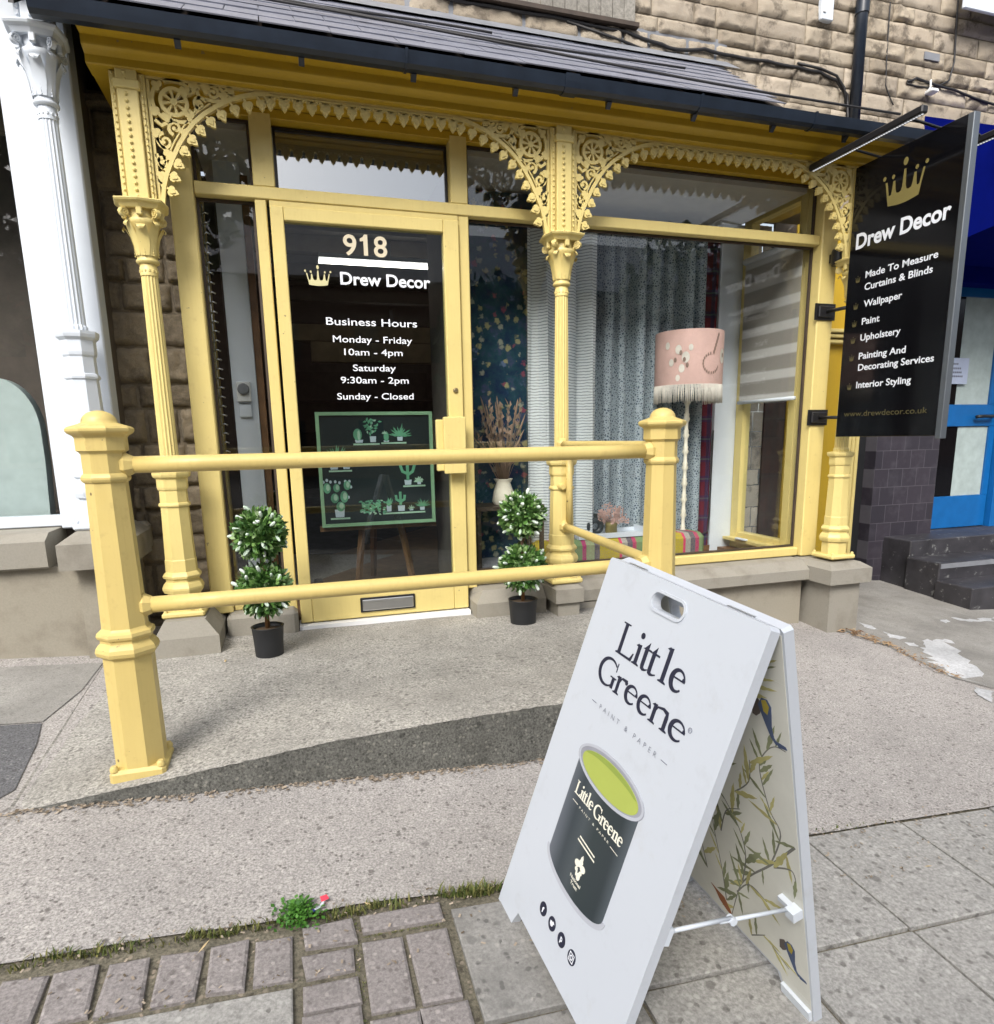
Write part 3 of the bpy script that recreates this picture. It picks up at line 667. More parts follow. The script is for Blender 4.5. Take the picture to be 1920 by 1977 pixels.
for s_, z, wd in (('Monday - Friday', 1.470, .408), ('10am - 4pm', 1.407, .302), ('Saturday', 1.328, .222), ('9:30am - 2pm', 1.266, .354), ('Sunday - Closed', 1.184, .400)):
    mb = MB(); text(mb, s_, DG, .034, .465, z, wd, .006, 'CENTER'); mb.build('opening_hours', 'vinyl_white', door)
# ---- columns
def volute(mb, c, ax, r, th):
    """a spiral scroll disc facing along ax"""
    ax = Vector(ax).normalized(); a = Vector((0, 0, 1)); b = ax.cross(a)
    m_ = axes(c, b, a, ax)
    mb.poly(ell(0, 0, r, r, 18), -th/2, th/2, m_)
    sp = [((r*.86-r*.70*i/26)*math.cos(i*.42), (r*.86-r*.70*i/26)*math.sin(i*.42)) for i in range(27)]
    mb.ribbon(sp, r*.20, th/2-.001, th/2+.004, m_); mb.ribbon(sp, r*.20, -th/2-.004, -th/2+.001, m_)
def column(cx, cy, zb, zblk, zneck, zab, ztop, mat, parent, cap_sc=1.0):
    k = thing_part('column', parent)
    o8 = math.pi/8; c8 = 1/math.cos(o8)
    mb = MB(); mb.box(cx-.095, cx+.095, cy-.095, cy+.095, zb, zb+.028, ch=.008)
    for sx in (-1, 1):
        for sy in (-1, 1): mb.lathe([(.009, 0), (.009, .012), (.005, .016)], 8, (cx+sx*.078, cy+sy*.078, zb+.027))
    mb.build('base', mat, k)
    mb = MB(); h = zblk-zb
    f = lambda u: zb+h*u-0.0
    prof = [(.072, .028), (.070, .16*h), (.082, .165*h), (.088, .19*h), (.088, .205*h), (.080, .232*h), (.070, .245*h), (.070, .262*h), (.080, .272*h), (.082, .287*h), (.074, .305*h), (.067, .315*h),
            (.0665, .395*h), (.065, .398*h), (.064, .402*h), (.058, .765*h), (.064, .768*h), (.066, .778*h), (.064, .79*h), (.058, .795*h), (.057, .875*h), (.062, .885*h), (.064, .90*h), (.064, .955*h), (.076, .97*h), (.079, .985*h), (.079, h), (.05, h+.004)]
    mb.lathe([(r*c8, z) for r, z in prof], 8, (cx, cy, zb), o8, smooth=False); mb.build('pedestal', mat, k)
    mb = MB(); L = zneck-zblk
    mb.lathe([(.046, .004), (.046, .02), (.0405, .03), (.0345, L-.05)], 32, (cx, cy, zblk), flute=.10, smooth=False)
    mb.lathe([(.0365, L-.05), (.0362, L-.012), (.034, L-.01), (.034, L)], 24, (cx, cy, zblk))
    for i in range(14):
        a = 2*math.pi*i/14; mb.lathe([(.0045, -.004), (.0045, .004)], 6, (cx+.0355*math.cos(a), cy+.0355*math.sin(a), zblk+L-.03))
    mb.build('shaft', mat, k)
    # capital: ring, bell with leaves, corner scrolls, eight-sided abacus
    mb = MB(); H = zab-zneck
    mb.lathe([(.040, 0), (.047, .006), (.047, .014), (.041, .020), (.041, .024), (.045, .35*H), (.052, .5*H), (.066, .64*H), (.074, .70*H), (.060, .74*H), (.066, .86*H)], 24, (cx, cy, zneck))
    for i in range(8):
        a = math.pi/4*i; dx, dy = math.cos(a), math.sin(a); tx, ty = -dy, dx
        for j, (hh, rr, wd) in enumerate(((.66, .082, .020),) if i % 2 else ((.60, .078, .024),)):
            P = [(.043, .03), (.047, .3*H), (.056, .45*H), (rr*.9, hh*H-.012), (rr, hh*H), (rr+.007, hh*H-.012), (rr+.002, hh*H-.02)]
            W = [wd*.7, wd*1.0, wd*1.05, wd*.95, wd*.8, wd*.6, wd*.3]
            vs = []; 
            for (r_0, z_0), w0 in zip(P, W):
                for s_ in (-1, 0, 1): vs.append((cx+dx*(r_0+(.004 if s_ == 0 else 0))+tx*w0*s_, cy+dy*(r_0+(.004 if s_ == 0 else 0))+ty*w0*s_, zneck+z_0))
            mb.add(vs, [(q*3+s_, q*3+s_+1, q*3+s_+4, q*3+s_+3) for q in range(len(P)-1) for s_ in (0, 1)], True)
            for q in range(5): mb.lathe([(.0028, -.003), (.0028, .003)], 5, (cx+dx*.0475, cy+dy*.0475, zneck+.05*H+q*.0115+.02))
    for i in range(4):
        a = math.pi/4+math.pi/2*i; dx, dy = math.cos(a), math.sin(a)
        volute(mb, (cx+dx*.090, cy+dy*.090, zneck+.79*H), (-dy, dx, 0), .019, .018)
        mb.tube([(cx+dx*.050, cy+dy*.050, zneck+.60*H), (cx+dx*.066, cy+dy*.066, zneck+.72*H), (cx+dx*.085, cy+dy*.085, zneck+.86*H)], .007, 6)
        a = math.pi/2*i; dx, dy = math.cos(a), math.sin(a)
        mb.box(-.012, .012, -.010, .010, -.014, .028, Matrix.Translation((cx+dx*.074, cy+dy*.074, zneck+.80*H)) @ Matrix.Rotation(a+math.pi/2, 4, 'Z'), .004)
    AB = []
    for z, r in ((.865*H, .084), (.89*H, .088), (.93*H, .094), (.955*H, .106), (.985*H, .110), (1.0*H, .108)):
        ring = []
        for i in range(8):
            a0 = math.pi/4*i; big = r*1.18 if i % 2 else r
            a = a0; ring.append((cx+big*math.cos(a)*(.98 if i % 2 == 0 else 1), cy+big*math.sin(a), zneck+z))
        AB.append(ring)
    vs = [p for rg in AB for p in rg]; m8 = len(AB)
    mb.add(vs, [(q*8+i, q*8+(i+1) % 8, (q+1)*8+(i+1) % 8, (q+1)*8+i) for q in range(m8-1) for i in range(8)]+[tuple(range(7, -1, -1)), tuple((m8-1)*8+i for i in range(8))])
    mb.build('capital', mat, k)
    # square box pier above the capital, studs on its faces
    mb = MB(); mb.box(cx-.041, cx+.041, cy-.041, cy+.041, zab-.001, ztop, ch=.004)
    mb.box(cx-.050, cx+.050, cy-.05, cy+.05, ztop-.105, ztop-.070, ch=.004)
    for s_ in (-1, 1):
        mb.box(cx+s_*.0415-(.026 if s_ < 0 else 0), cx+s_*.0415+(.026 if s_ > 0 else 0), cy-.022, cy+.022, zab, ztop-.032, ch=.003)
        mb.box(cx+s_*.053-.004, cx+s_*.053+.004, cy-.027, cy-.0215, zab, ztop-.04)
    z = zab+.02
    while z < ztop-.02:
        mb.lathe([(.0085, 0), (.0075, .005), (.003, .008)], 6, mat=axes((cx-.006, cy-.0408, z), (1, 0, 0), (0, 0, 1), (0, -1, 0)))
        for s_ in (-1, 1): mb.lathe([(.0055, 0), (.0045, .004), (.001, .006)], 5, mat=axes((cx+s_*.055, cy-.0268, z), (1, 0, 0), (0, 0, 1), (0, -1, 0)))
        z += .0265
    mb.build('pier', mat, k)
    return k
def thing_part(name, parent):
    o = bpy.data.objects.new(name, None); COL.objects.link(o); o.empty_display_size = .1
    o.parent = parent; o.matrix_parent_inverse = parent.matrix_world.inverted(); return o
CX = (-.530, 1.455, 3.400); CY = -.16
for cx in CX: column(cx, CY, .154, .842, 1.757, 2.004, 2.546, 'yellow', shop)
# ---- iron lace: brackets and hanging leaf border
def leafdrop(mb, x, z, ang, s=1.0, mat=XZ, d=.010):
    """three-lobed ivy drop pointing along ang (degrees)"""
    P = [(0, .017), (.012, .019), (.022, .012), (.0245, .002), (.021, -.006), (.0135, -.009), (.0125, -.017), (.007, -.024), (0, -.031), (-.007, -.024), (-.0125, -.017), (-.0135, -.009), (-.021, -.006), (-.0245, .002), (-.022, .012), (-.012, .019)]
    a = R(ang+90); P2 = [(x+s*(p*math.cos(a)-q*math.sin(a)), z+s*(p*math.sin(a)+q*math.cos(a))) for p, q in P]
    mb.poly(P2, -CY-d, -CY+d, mat); mb.poly([(x+(p-x)*.5, z+(q-z)*.5) for p, q in P2], -CY-d-.003, -CY+d+.004, mat)
ARC = [(.016, -.510), (.022, -.470), (.029, -.430), (.046, -.376), (.074, -.317), (.107, -.254), (.146, -.196), (.176, -.160), (.218, -.123), (.266, -.090), (.325, -.056), (.383, -.033), (.441, -.017), (.50, -.011)]
DROPS = [(.060, -.447, -20), (.075, -.388, -25), (.096, -.334, -30), (.126, -.279, -35), (.162, -.231, -42), (.200, -.188, -48), (.246, -.150, -55), (.293, -.117, -62), (.349, -.089, -70), (.405, -.067, -78), (.463, -.053, -85)]
def spiral(cx, cz, r, a0, turns, n=20): return [(cx+r*(1-.78*i/n)*math.cos(R(a0)+turns*6.283*i/n), cz+r*(1-.78*i/n)*math.sin(R(a0)+turns*6.283*i/n)) for i in range(n+1)]
def lace_bracket(mb, x0, zt, sgn):
    """spandrel bracket: corner at (x0, zt), growing towards sgn"""
    T = lambda P: [(x0+sgn*a, zt+b) for a, b in P]
    D0, D1 = -CY-.009, -CY+.009
    mb.ribbon(T(ARC), .017, D0-.003, D1+.003, XZ); mb.ribbon(T([(a-.016, b+.014) for a, b in ARC[3:10]]), .006, D0, D1, XZ)
    mb.ribbon(T([(.006, -.512), (.006, -.010)]), .012, D0, D1, XZ); mb.ribbon(T([(.016, -.512), (-.002, -.518)]), .012, D0, D1, XZ)
    for a, b, g in DROPS:
        leafdrop(mb, x0+sgn*a, zt+b, g if sgn > 0 else 180-g, .92)
        near = min(ARC, key=lambda p: (p[0]-a)**2+(p[1]-b)**2); mb.ribbon(T([near, (a-.002, b+.006)]), .009, D0, D1, XZ)
    wc = (.102, -.088)
    mb.ribbon(T(ell(*wc, .052, .052, 28)), .0155, D0-.002, D1+.002, XZ, True)
    for k in range(8): a = R(45*k+10); mb.ribbon(T([(wc[0]+.010*math.cos(a), wc[1]+.010*math.sin(a)), (wc[0]+.030*math.cos(a), wc[1]+.030*math.sin(a)), (wc[0]+.048*math.cos(a), wc[1]+.048*math.sin(a))]), [.006, .010, .015], D0, D1, XZ)
    mb.poly(T(ell(*wc, .015, .015, 14)), D0-.003, D1+.004, XZ)
    mb.ribbon(T(arc(.100, -.085, .083, 120, 245, 14)), .014, D0, D1, XZ); mb.ribbon(T(arc(.105, -.082, .080, 30, 118, 12)), .014, D0, D1, XZ)
    for cx, cz, r, a0, tn in ((.262, -.034, .030, 160, -1.3), (.052, -.248, .034, 95, 1.3), (.205, -.085, .030, 30, 1.1), (.098, -.190, .030, 250, -1.1), (.036, -.335, .022, 90, 1.2), (.335, -.022, .017, 180, -1.2), (.026, -.405, .015, 100, 1.2)):
        S = spiral(cx, cz, r, a0, tn); mb.ribbon(T(S), [.0145-.006*i/len(S) for i in range(len(S))], D0, D1, XZ)
        mb.poly(T(ell(S[-1][0], S[-1][1], .0085, .0085, 10)), D0, D1+.002, XZ)
    for P in ([(.150, -.110), (.178, -.125), (.190, -.105), (.205, -.055), (.195, -.015)], [(.070, -.135), (.085, -.160), (.125, -.165), (.160, -.160)], [(.020, -.165), (.045, -.185), (.090, -.160)],
              [(.018, -.200), (.022, -.240), (.050, -.282), (.072, -.290)], [(.230, -.062), (.270, -.066), (.300, -.062)], [(.012, -.300), (.030, -.355), (.048, -.360)], [(.290, -.010), (.320, -.036), (.360, -.040)], [(.010, -.380), (.022, -.420), (.030, -.445)], [(.160, -.050), (.185, -.035), (.215, -.004)]):
        mb.ribbon(T(P), .0145, D0, D1, XZ)
    for a, b in ((.068, -.150), (.160, -.138), (.186, -.020), (.018, -.215), (.020, -.385), (.150, -.040), (.040, -.030), (.235, -.020), (.060, -.300), (.305, -.045), (.130, -.205), (.022, -.130)):
        for k in range(3): q = R(120*k+30); mb.poly(T(ell(a+.0105*math.cos(q), b+.0105*math.sin(q), .0115, .0115, 9)), D0-.001*k, D1+.001+.0007*k, XZ)
ZT = 2.513
def valance(xa, xb):
    """lace between two columns as one casting"""
    mb = MB(); D0, D1 = -CY-.009, -CY+.009
    lace_bracket(mb, xa, ZT, 1); lace_bracket(mb, xb, ZT, -1)
    mb.ribbon([(xa-.004, ZT-.002), (xb+.004, ZT-.002)], .010, D0, D1, XZ)
    x = xa+.500; n = max(1, round((xb-xa-1.0)/.0605)); st = (xb-xa-1.0)/n
    mb.ribbon([(xa+.49, ZT-.0135), (xb-.49, ZT-.0135)], .008, D0-.002, D1+.002, XZ)
    for i in range(n+1):
        xx = x+st*i; leafdrop(mb, xx, ZT-.044, -90, .95)
        mb.ribbon([(xx, ZT-.016), (xx, ZT-.034)], .012, D0, D1, XZ)
        mb.ribbon([(xx-st*.5, ZT-.014), (xx-st*.25, ZT-.028), (xx, ZT-.022)], .009, D0, D1, XZ); mb.ribbon([(xx, ZT-.022), (xx+st*.25, ZT-.028), (xx+st*.5, ZT-.014)], .009, D0, D1, XZ)
    return mb.build('lace_valance', 'yellow', shop)
valance(CX[0]+.070, CX[1]-.070); valance(CX[1]+.070, CX[2]-.070)
# ---- beam, cornice, gutter, roof
def extr_x(mb, prof, x0, x1):
    n = len(prof); mb.add([(x, y, z) for x in (x0, x1) for y, z in prof], [(k, (k+1) % n, n+(k+1) % n, n+k) for k in range(n)]+[tuple(range(n-1, -1, -1)), tuple(range(n, 2*n))]); return mb
mb = MB(); extr_x(mb, [(.12, 2.522), (-.105, 2.522), (-.105, 2.515), (-.205, 2.515), (-.210, 2.520), (-.210, 2.548), (-.218, 2.552), (-.238, 2.560), (-.250, 2.566), (-.252, 2.572), (-.252, 2.600), (-.345, 2.604), (-.345, 2.622), (.12, 2.622)], -.672, 3.62)
mb.box(-.672, -.44, .1205, .84, 2.522, 2.622); mb.box(3.39, 3.62, .1205, .84, 2.522, 2.622)
mb.build('cornice', 'yellow_shaded', shop)
mb = MB(); prof = [(-.347, 2.600), (-.350, 2.580), (-.365, 2.570), (-.400, 2.570), (-.418, 2.582), (-.424, 2.605), (-.430, 2.630), (-.422, 2.632), (-.414, 2.606), (-.400, 2.584), (-.370, 2.582), (-.356, 2.602), (-.352, 2.632)]
extr_x(mb, prof, -.80, 3.66)
for x in (.62, 1.40, 2.10, 2.80):
    extr_x(mb, [(-.345, 2.604), (-.346, 2.576), (-.363, 2.565), (-.402, 2.565), (-.422, 2.579), (-.429, 2.605), (-.435, 2.634), (-.40, 2.634), (-.40, 2.60)], x-(.035 if x == 1.40 else .006), x+(.035 if x == 1.40 else .006))
gut = mb.build('gutter', 'gutter_black', shop)
mb = MB()
for x in (-.30, .18, .66, 1.14, 1.62, 2.10, 2.58, 3.06):
    b0 = [(-.346, 2.603), (-.346, 2.545), (-.352, 2.545), (-.372, 2.566), (-.372, 2.603)]; extr_x(mb, b0, x-.012, x+.012)
pieces(mb, 'bracket', 'gutter_black', gut)
mb = MB()
YE, ZE, YW, ZW = -.415, 2.648, .845, 3.50; XL = -.84; XR0, XR1 = 2.62, 3.05
slope = Vector((0, YW-YE, ZW-ZE)).normalized(); nrm_ = Vector((0, -slope.z, slope.y)); Ls = math.hypot(YW-YE, ZW-ZE)
expo = .19; rows = int(Ls/expo)+1
for i in range(rows):
    s0 = i*expo-.01; s1 = min(Ls, s0+expo*1.9); xr = XR0+(XR1-XR0)*max(0, s0)/Ls
    x = XL-(.14 if i % 2 else 0)
    while x < xr-.02 and s0 < Ls-.03:
        x1 = min(x+.283, xr)
        jz = rnd.uniform(0, .004); js = rnd.uniform(-.006, .006)
        o = [Vector((0, YE, ZE))+slope*(s0+js)+nrm_*(.009+jz*.6), Vector((0, YE, ZE))+slope*s1+nrm_*(.002)]
        th = nrm_*.005
        V = [(x, *o[0].yz), (x1, *o[0].yz), (x1, *o[1].yz), (x, *o[1].yz)]; V2 = [(a, *(Vector((0, b_, c_))-th).yz) for a, b_, c_ in V]
        mb.add(V+V2, [(0, 1, 2, 3), (7, 6, 5, 4), (0, 4, 5, 1), (1, 5, 6, 2), (2, 6, 7, 3), (3, 7, 4, 0)])
        x = x1+.004
roof = mb.build('roof', 'slate', shop)
mb = MB(); P = [(XL, YE+.01, ZE-.01), (XR0, YE+.01, ZE-.01), (XR1, YW, ZW-.01), (XL, YW, ZW-.01), (XR1, YW, ZE-.01)]
mb.add(P+[(x, y, z-.02) for x, y, z in P], [(0, 1, 2, 3), (8, 7, 6, 5), (0, 5, 6, 1), (3, 8, 5, 0), (1, 4, 2), (6, 7, 9)]); mb.build('roof_boards', 'timber_dark', roof)
# flashing: lead pieces dressed against the wall
mb = MB()
for x in [XL+.6*i for i in range(7)]:
    x1 = min(x+.62, 3.12)
    if x1 <= x: continue
    a = Vector((0, YW, ZW))-slope*.20+nrm_*.022; b_ = Vector((0, YW-.004, ZW+.035)); c_ = Vector((0, YW-.002, ZW+.14+rnd.uniform(-.02, .03)))
    mb.add([(x, *a.yz), (x1, *(a-slope*rnd.uniform(-.02, .03)).yz), (x1, *b_.yz), (x, *b_.yz), (x1, *c_.yz), (x, *c_.yz)], [(0, 1, 2, 3), (3, 2, 4, 5)])
mb.build('flashing', 'lead', roof)
mb = MB(); mb.add([(x, y, z) for x, y, z in ((2.55, -.40, 2.630), (3.64, -.40, 2.630), (3.64, .844, 2.640), (2.55, .844, 2.640), (2.55, -.40, 2.624), (3.64, -.40, 2.624), (3.64, .844, 2.634), (2.55, .844, 2.634))], [(0, 1, 2, 3), (7, 6, 5, 4), (0, 4, 5, 1), (1, 5, 6, 2), (2, 6, 7, 3), (3, 7, 4, 0)]); mb.build('lead_sheet', 'lead', roof)
# verge board closing the roof's left end
mb = MB(); mb.add([(x, y, z) for x in (-.86, -.842) for y, z in ((YE, ZE-.06), (YE, ZE+.03), (YW, ZW+.03), (YW, ZW-.10))], [(0, 1, 2, 3), (7, 6, 5, 4), (0, 4, 5, 1), (1, 5, 6, 2), (2, 6, 7, 3), (3, 7, 4, 0)])
mb.build('verge_board', 'black_plastic', roof)
# ---- glazed side returns of the bay
def side_return(x, inner):
    mb = MB(); a, b_ = (x-.035, x+.035)
    mb.box(a, b_, .122, .19, .10, 2.50, ch=.004); mb.box(a, b_, .66, .745, .10, 2.50, ch=.004)
    mb.box(a, b_, .192, .658, .10, .225, ch=.004); mb.box(a, b_, .192, .658, 2.10, 2.20, ch=.004); mb.box(a, b_, .192, .658, 2.44, 2.50)
    s_ = -1 if inner < 0 else 1
    mb.box(x-.11 if s_ < 0 else x+.036, x-.036 if s_ < 0 else x+.11, .13, .73, .165, .185)
    o = mb.build('side_window', 'yellow', shop)
    mb = MB(); mb.box(x-.003, x+.003, .193, .657, .226, 2.099); mb.box(x-.003, x+.003, .193, .657, 2.201, 2.439); mb.build('pane', 'glass', o)
    mb = MB(); mb.box(x-.06, x+.06, .08, .80, -.35, .098); mb.build('side_base', 'render_base', shop)
side_return(3.30, -1); side_return(-.395, 1)

# ================================================================== WALLS OF THE BUILDINGS
def rough_wall(mb, x0, x1, z0, z1, y, course=(.105, .15), length=(.16, .36), depth=.020, gap=.007, nrm=-1, seed=1, fx=7, fz=4):
    rr = random.Random(seed); z = z0
    while z < z1-.02:
        h = rr.uniform(*course); h = min(h, z1-z); x = x0-rr.uniform(0, .2)
        while x < x1:
            l = rr.uniform(*length); xa, xb = max(x, x0)+gap/2, min(x+l, x1)-gap/2; x += l
            if xb-xa < .03: continue
            za, zb_ = z+gap/2, z+h-gap/2; sd = rr.uniform(0, 99); dp = depth*rr.uniform(.45, 1.15); tilt = rr.uniform(-.4, .4)
            vs = []
            for j in range(fz+1):
                for i in range(fx+1):
                    u, v = i/fx, j/fz; ex = min(u, 1-u)*(xb-xa); ez = min(v, 1-v)*(zb_-za); e = min(1, min(ex, ez)/.008)
                    pr = dp*(.30+.70*e)*(1+.55*noise.noise(Vector((u*(xb-xa)*11+sd, v*(zb_-za)*11, sd)))+.35*noise.noise(Vector((u*(xb-xa)*34+sd, v*(zb_-za)*34, sd)))+tilt*(v-.5)*.6) if e > 0 else .004
                    jx = .005*noise.noise(Vector((sd, u*5, v*5))) ; jz = .005*noise.noise(Vector((u*6, sd, v*5)))
                    vs.append((xa+(xb-xa)*u+jx, y-pr, za+(zb_-za)*v+jz))
            mb.add(vs, [(j*(fx+1)+i, j*(fx+1)+i+1, (j+1)*(fx+1)+i+1, (j+1)*(fx+1)+i) for j in range(fz) for i in range(fx)], True)
        z += h
    return mb
WY = .85
bld = thing('stone_building', 'coursed buff sandstone upper wall rising above the slate roof', 'building', (2, WY, 3.3))
mb = MB(); rough_wall(mb, .4, 7.0, 2.95, 4.75, WY, (.10, .165), (.16, .48), .026, .008, seed=3, fx=14, fz=7); mb.build('wall', 'stone_block', bld, fix=False)
mb = MB(); mb.box(-6, 9, WY, WY+.3, 2.62, 7.5); mb.build('mortar', 'mortar', bld)
# stone pier between the two shopfronts
pier = thing('stone_pier', 'sooty coursed stone wall toned darker for shade in the gap between yellow and white shopfronts', 'wall', (-.6, .3, 0))
mb = MB(); rough_wall(mb, -.90, -.445, -.1, 2.60, .24, (.10, .19), (.12, .28), .030, .014, seed=12, fx=14, fz=10); mb.build('wall', 'stone_sooty_shaded', pier, fix=False)
mb = MB(); mb.box(-.90, -.446, .24, .84, -.1, 2.61); mb.build('mortar', 'stone_sooty_shaded', pier)
# window sill boards above
mb = MB(); mb.box(1.05, 2.385, .822, .845, 3.645, 4.4)
for i in range(16): mb.box(1.05+.0836*i, 1.05+.0836*i+.079, .806+.002*(i % 2), .8215, 3.645+.002*(i % 3), 4.4)
sv = mb.build('window_boarding', 'weathered_board', bld)
mb = MB(); mb.box(1.03, 2.405, .785, .845, 3.618, 3.643); mb.build('window_sill', 'timber_dark', bld)
# downpipe, wires, boxes on the wall
mb = MB(); mb.tube([(4.215, .785, 3.24), (4.215, .785, 5.0)], .040, 16); mb.lathe([(.047, 0), (.047, .09)], 16, (4.215, .785, 3.96))
mb.box(4.13, 4.30, .80, .848, 4.44, 4.48); tag(mb.build('downpipe', 'gutter_black'), 'black drainpipe running down the sandstone wall', 'downpipe')
mb = MB(); mb.box(3.866, 3.972, .795, .838, 3.885, 4.25, ch=.006); ab = mb.build('alarm_box', 'white'); tag(ab, 'narrow white box fixed high on the stone wall', 'alarm box')
mb = MB(); mb.box(3.875, 3.90, .788, .7945, 3.93, 4.2); mb.build('cover', 'white_matt', ab)
def cable(pts, r, label, extra=None):
    P = []
    for a, b_ in zip(pts, pts[1:]):
        a, b_ = Vector(a), Vector(b_)
        for k in range(4): P.append(a.lerp(b_, k/4)+Vector((0, 0, -.006*math.sin(math.pi*k/4))))
    P.append(Vector(pts[-1])); m_ = MB(); m_.tube(P, r, 6); 
    if extra:
        for q in extra: m_.tube(q, r*.8, 6)
    return tag(m_.build('cable', 'cable_black'), label, 'cable', 'cables on the stone wall')
cable([(1.1, .825, 3.606), (1.376, .822, 3.604), (1.804, .822, 3.61), (2.324, .822, 3.597), (2.6, .822, 3.56), (2.709, .82, 3.545), (2.927, .82, 3.577), (3.153, .82, 3.566), (3.444, .82, 3.571), (3.716, .82, 3.567), (3.902, .82, 3.563), (4.064, .82, 3.526), (4.168, .82, 3.44), (4.175, .80, 3.25)], .011,
      'thick black cable run along the wall above the flashing', [[(3.70, .815, 3.590), (3.902, .812, 3.58), (4.05, .81, 3.55), (4.12, .80, 3.47), (4.14, .80, 3.36)], [(1.9, .82, 3.595), (2.3, .82, 3.54), (2.5, .82, 3.50), (2.7, .82, 3.52)]])
cable([(5.153, .82, 4.5), (5.153, .82, 4.154), (5.175, .82, 3.80), (5.14, .82, 3.66), (5.00, .82, 3.60), (4.90, .82, 3.585), (4.72, .82, 3.59)], .007, 'thin cable dropping down the wall near the white plate')
cable([(4.72, .815, 3.60), (4.80, .81, 3.63), (5.2, .815, 3.60), (5.64, .82, 3.55), (6.2, .82, 3.5)], .009, 'black cable looping right over the blue awning')
cable([(4.50, .82, 4.1), (4.505, .82, 3.8), (4.52, .82, 3.55), (4.6, .81, 3.42)], .005, 'fine wire hanging down the stone right of the drainpipe')
for k_, (y0, z0) in enumerate(((-.06, 2.94), (.10, 3.05), (.34, 3.21))):      # wires lying across the slates
    P = []
    for i in range(26):
        x = -.8+ (4.2-1.1*k_)*i/25; s = .45+k_*.12+.10*math.sin(i*.25+k_); s -= .016*i*(1 if k_ == 0 else .4)
        p = Vector((x, YE, ZE))+slope*max(.05, s*1.2)+nrm_*.035; P.append(p)
    m_ = MB(); m_.tube(P, .006, 6); tag(m_.build('cable', 'cable_black'), ('slack black wire lowest across the roof slates', 'slack black wire midway up the roof slates', 'slack black wire highest on the roof slates')[k_], 'cable', 'wires lying on the slates')
mb = MB(); mb.box(5.05, 6.1, .675, .70, 4.07, 4.9, ch=.006); mb.box(5.3, 5.34, .701, .845, 4.3, 4.34); pl = mb.build('wall_sign', 'white'); tag(pl, 'white sign plate at the top right of the stone wall', 'sign')
mb = MB(); mb.box(4.87, 5.02, .815, .84, 3.775, 3.825); tag(mb.build('vent_brick', 'lead'), 'dark grey air brick let into the sandstone wall', 'vent')
mb = MB(); mb.box(4.91, 4.985, .76, .83, 3.535, 3.56, None, .006); mb.tube([(4.94, .835, 3.55), (4.94, .80, 3.585), (4.935, .80, 3.63)], .007, 8); tag(mb.build('floodlight', 'white_matt'), 'small grey floodlight on a bent bracket above the awning', 'floodlight')

# ================================================================== HANDRAIL
rail = thing('handrail', 'cream yellow iron handrail with two domed octagonal posts along the ramp edge', 'handrail', (.43, -1.35, 0))
o8 = math.pi/8; c8 = 1/math.cos(o8)
def bollard(cx, cy, zb, nm='post'):
    k = thing_part(nm, rail)
    mb = MB(); mb.box(cx-.080, cx+.080, cy-.080, cy+.080, zb-.02, zb+.030, ch=.010)
    for sx in (-1, 1):
        for sy in (-1, 1): mb.lathe([(.013, 0), (.013, .010), (.008, .018)], 8, (cx+sx*.066, cy+sy*.066, zb+.028))
    mb.build('base_plate', 'yellow_rail', k)
    mb = MB()
    prof = [(.070, zb+.028), (.0675, .325), (.072, .330), (.081, .337), (.084, .348), (.081, .360), (.074, .370), (.068, .376), (.068, .384), (.0745, .390), (.077, .398), (.0745, .407), (.066, .413), (.0605, .420), (.0530, .862),
            (.058, .865), (.0615, .872), (.0615, .878), (.058, .885), (.054, .890), (.054, .946), (.058, .952), (.064, .956), (.064, .993), (.068, .999), (.079, 1.006), (.083, 1.012), (.083, 1.019), (.078, 1.024), (.050, 1.034), (.047, 1.036)]
    mb.lathe([(r*c8, z) for r, z in prof], 8, (cx, cy, 0), o8, smooth=False); mb.build('shaft', 'yellow_rail', k)
    mb = MB(); mb.lathe([(.050, 1.028), (.0495, 1.036)]+[(.0475*math.cos(R(a)), 1.036+.036*math.sin(R(a))) for a in range(0, 90, 12)]+[(.001, 1.072)], 24, (cx, cy, 0)); mb.build('dome', 'yellow_rail', k)
    return k
bollard(-.509, -1.35, -.058); bollard(1.368, -1.35, .010)
def bar(name, a, b, r=.0255, knob=True):
    a, b = Vector(a), Vector(b); d = (b-a).normalized(); mb = MB(); mb.tube([a+(b-a)*i/8 for i in range(9)], r, 20)
    if knob:
        for p, s_ in ((a, 1), (b, -1)):
            m_ = (d*s_).to_track_quat('Z', 'Y').to_matrix().to_4x4(); m_.translation = p
            mb.lathe([(.034, -.012), (.038, .0), (.030, .016), (r+.001, .022)], 8, mat=m_, phase=o8, smooth=False)
    mb.build(name, 'yellow_rail', rail)
bar('rail', (-.452, -1.35, .912), (1.312, -1.35, .912)); bar('rail', (-.448, -1.35, .478), (1.306, -1.35, .478))
bar('rail', (1.372, -1.294, .928), (1.445, -.205, .928), .0215); bar('rail', (1.372, -1.290, .476), (1.452, -.225, .476), .0215)
mb = MB(); mb.tube([(1.470, -.236, .94), (1.470, -.236, .46)], .0185, 14); mb.lathe([(.020, -.02), (.022, 0), (.014, .02)], 10, mat=axes((1.43, -.225, .70), (1, 0, 0), (0, 0, 1), (0, -1, 0))); mb.build('upright', 'yellow_rail', rail)

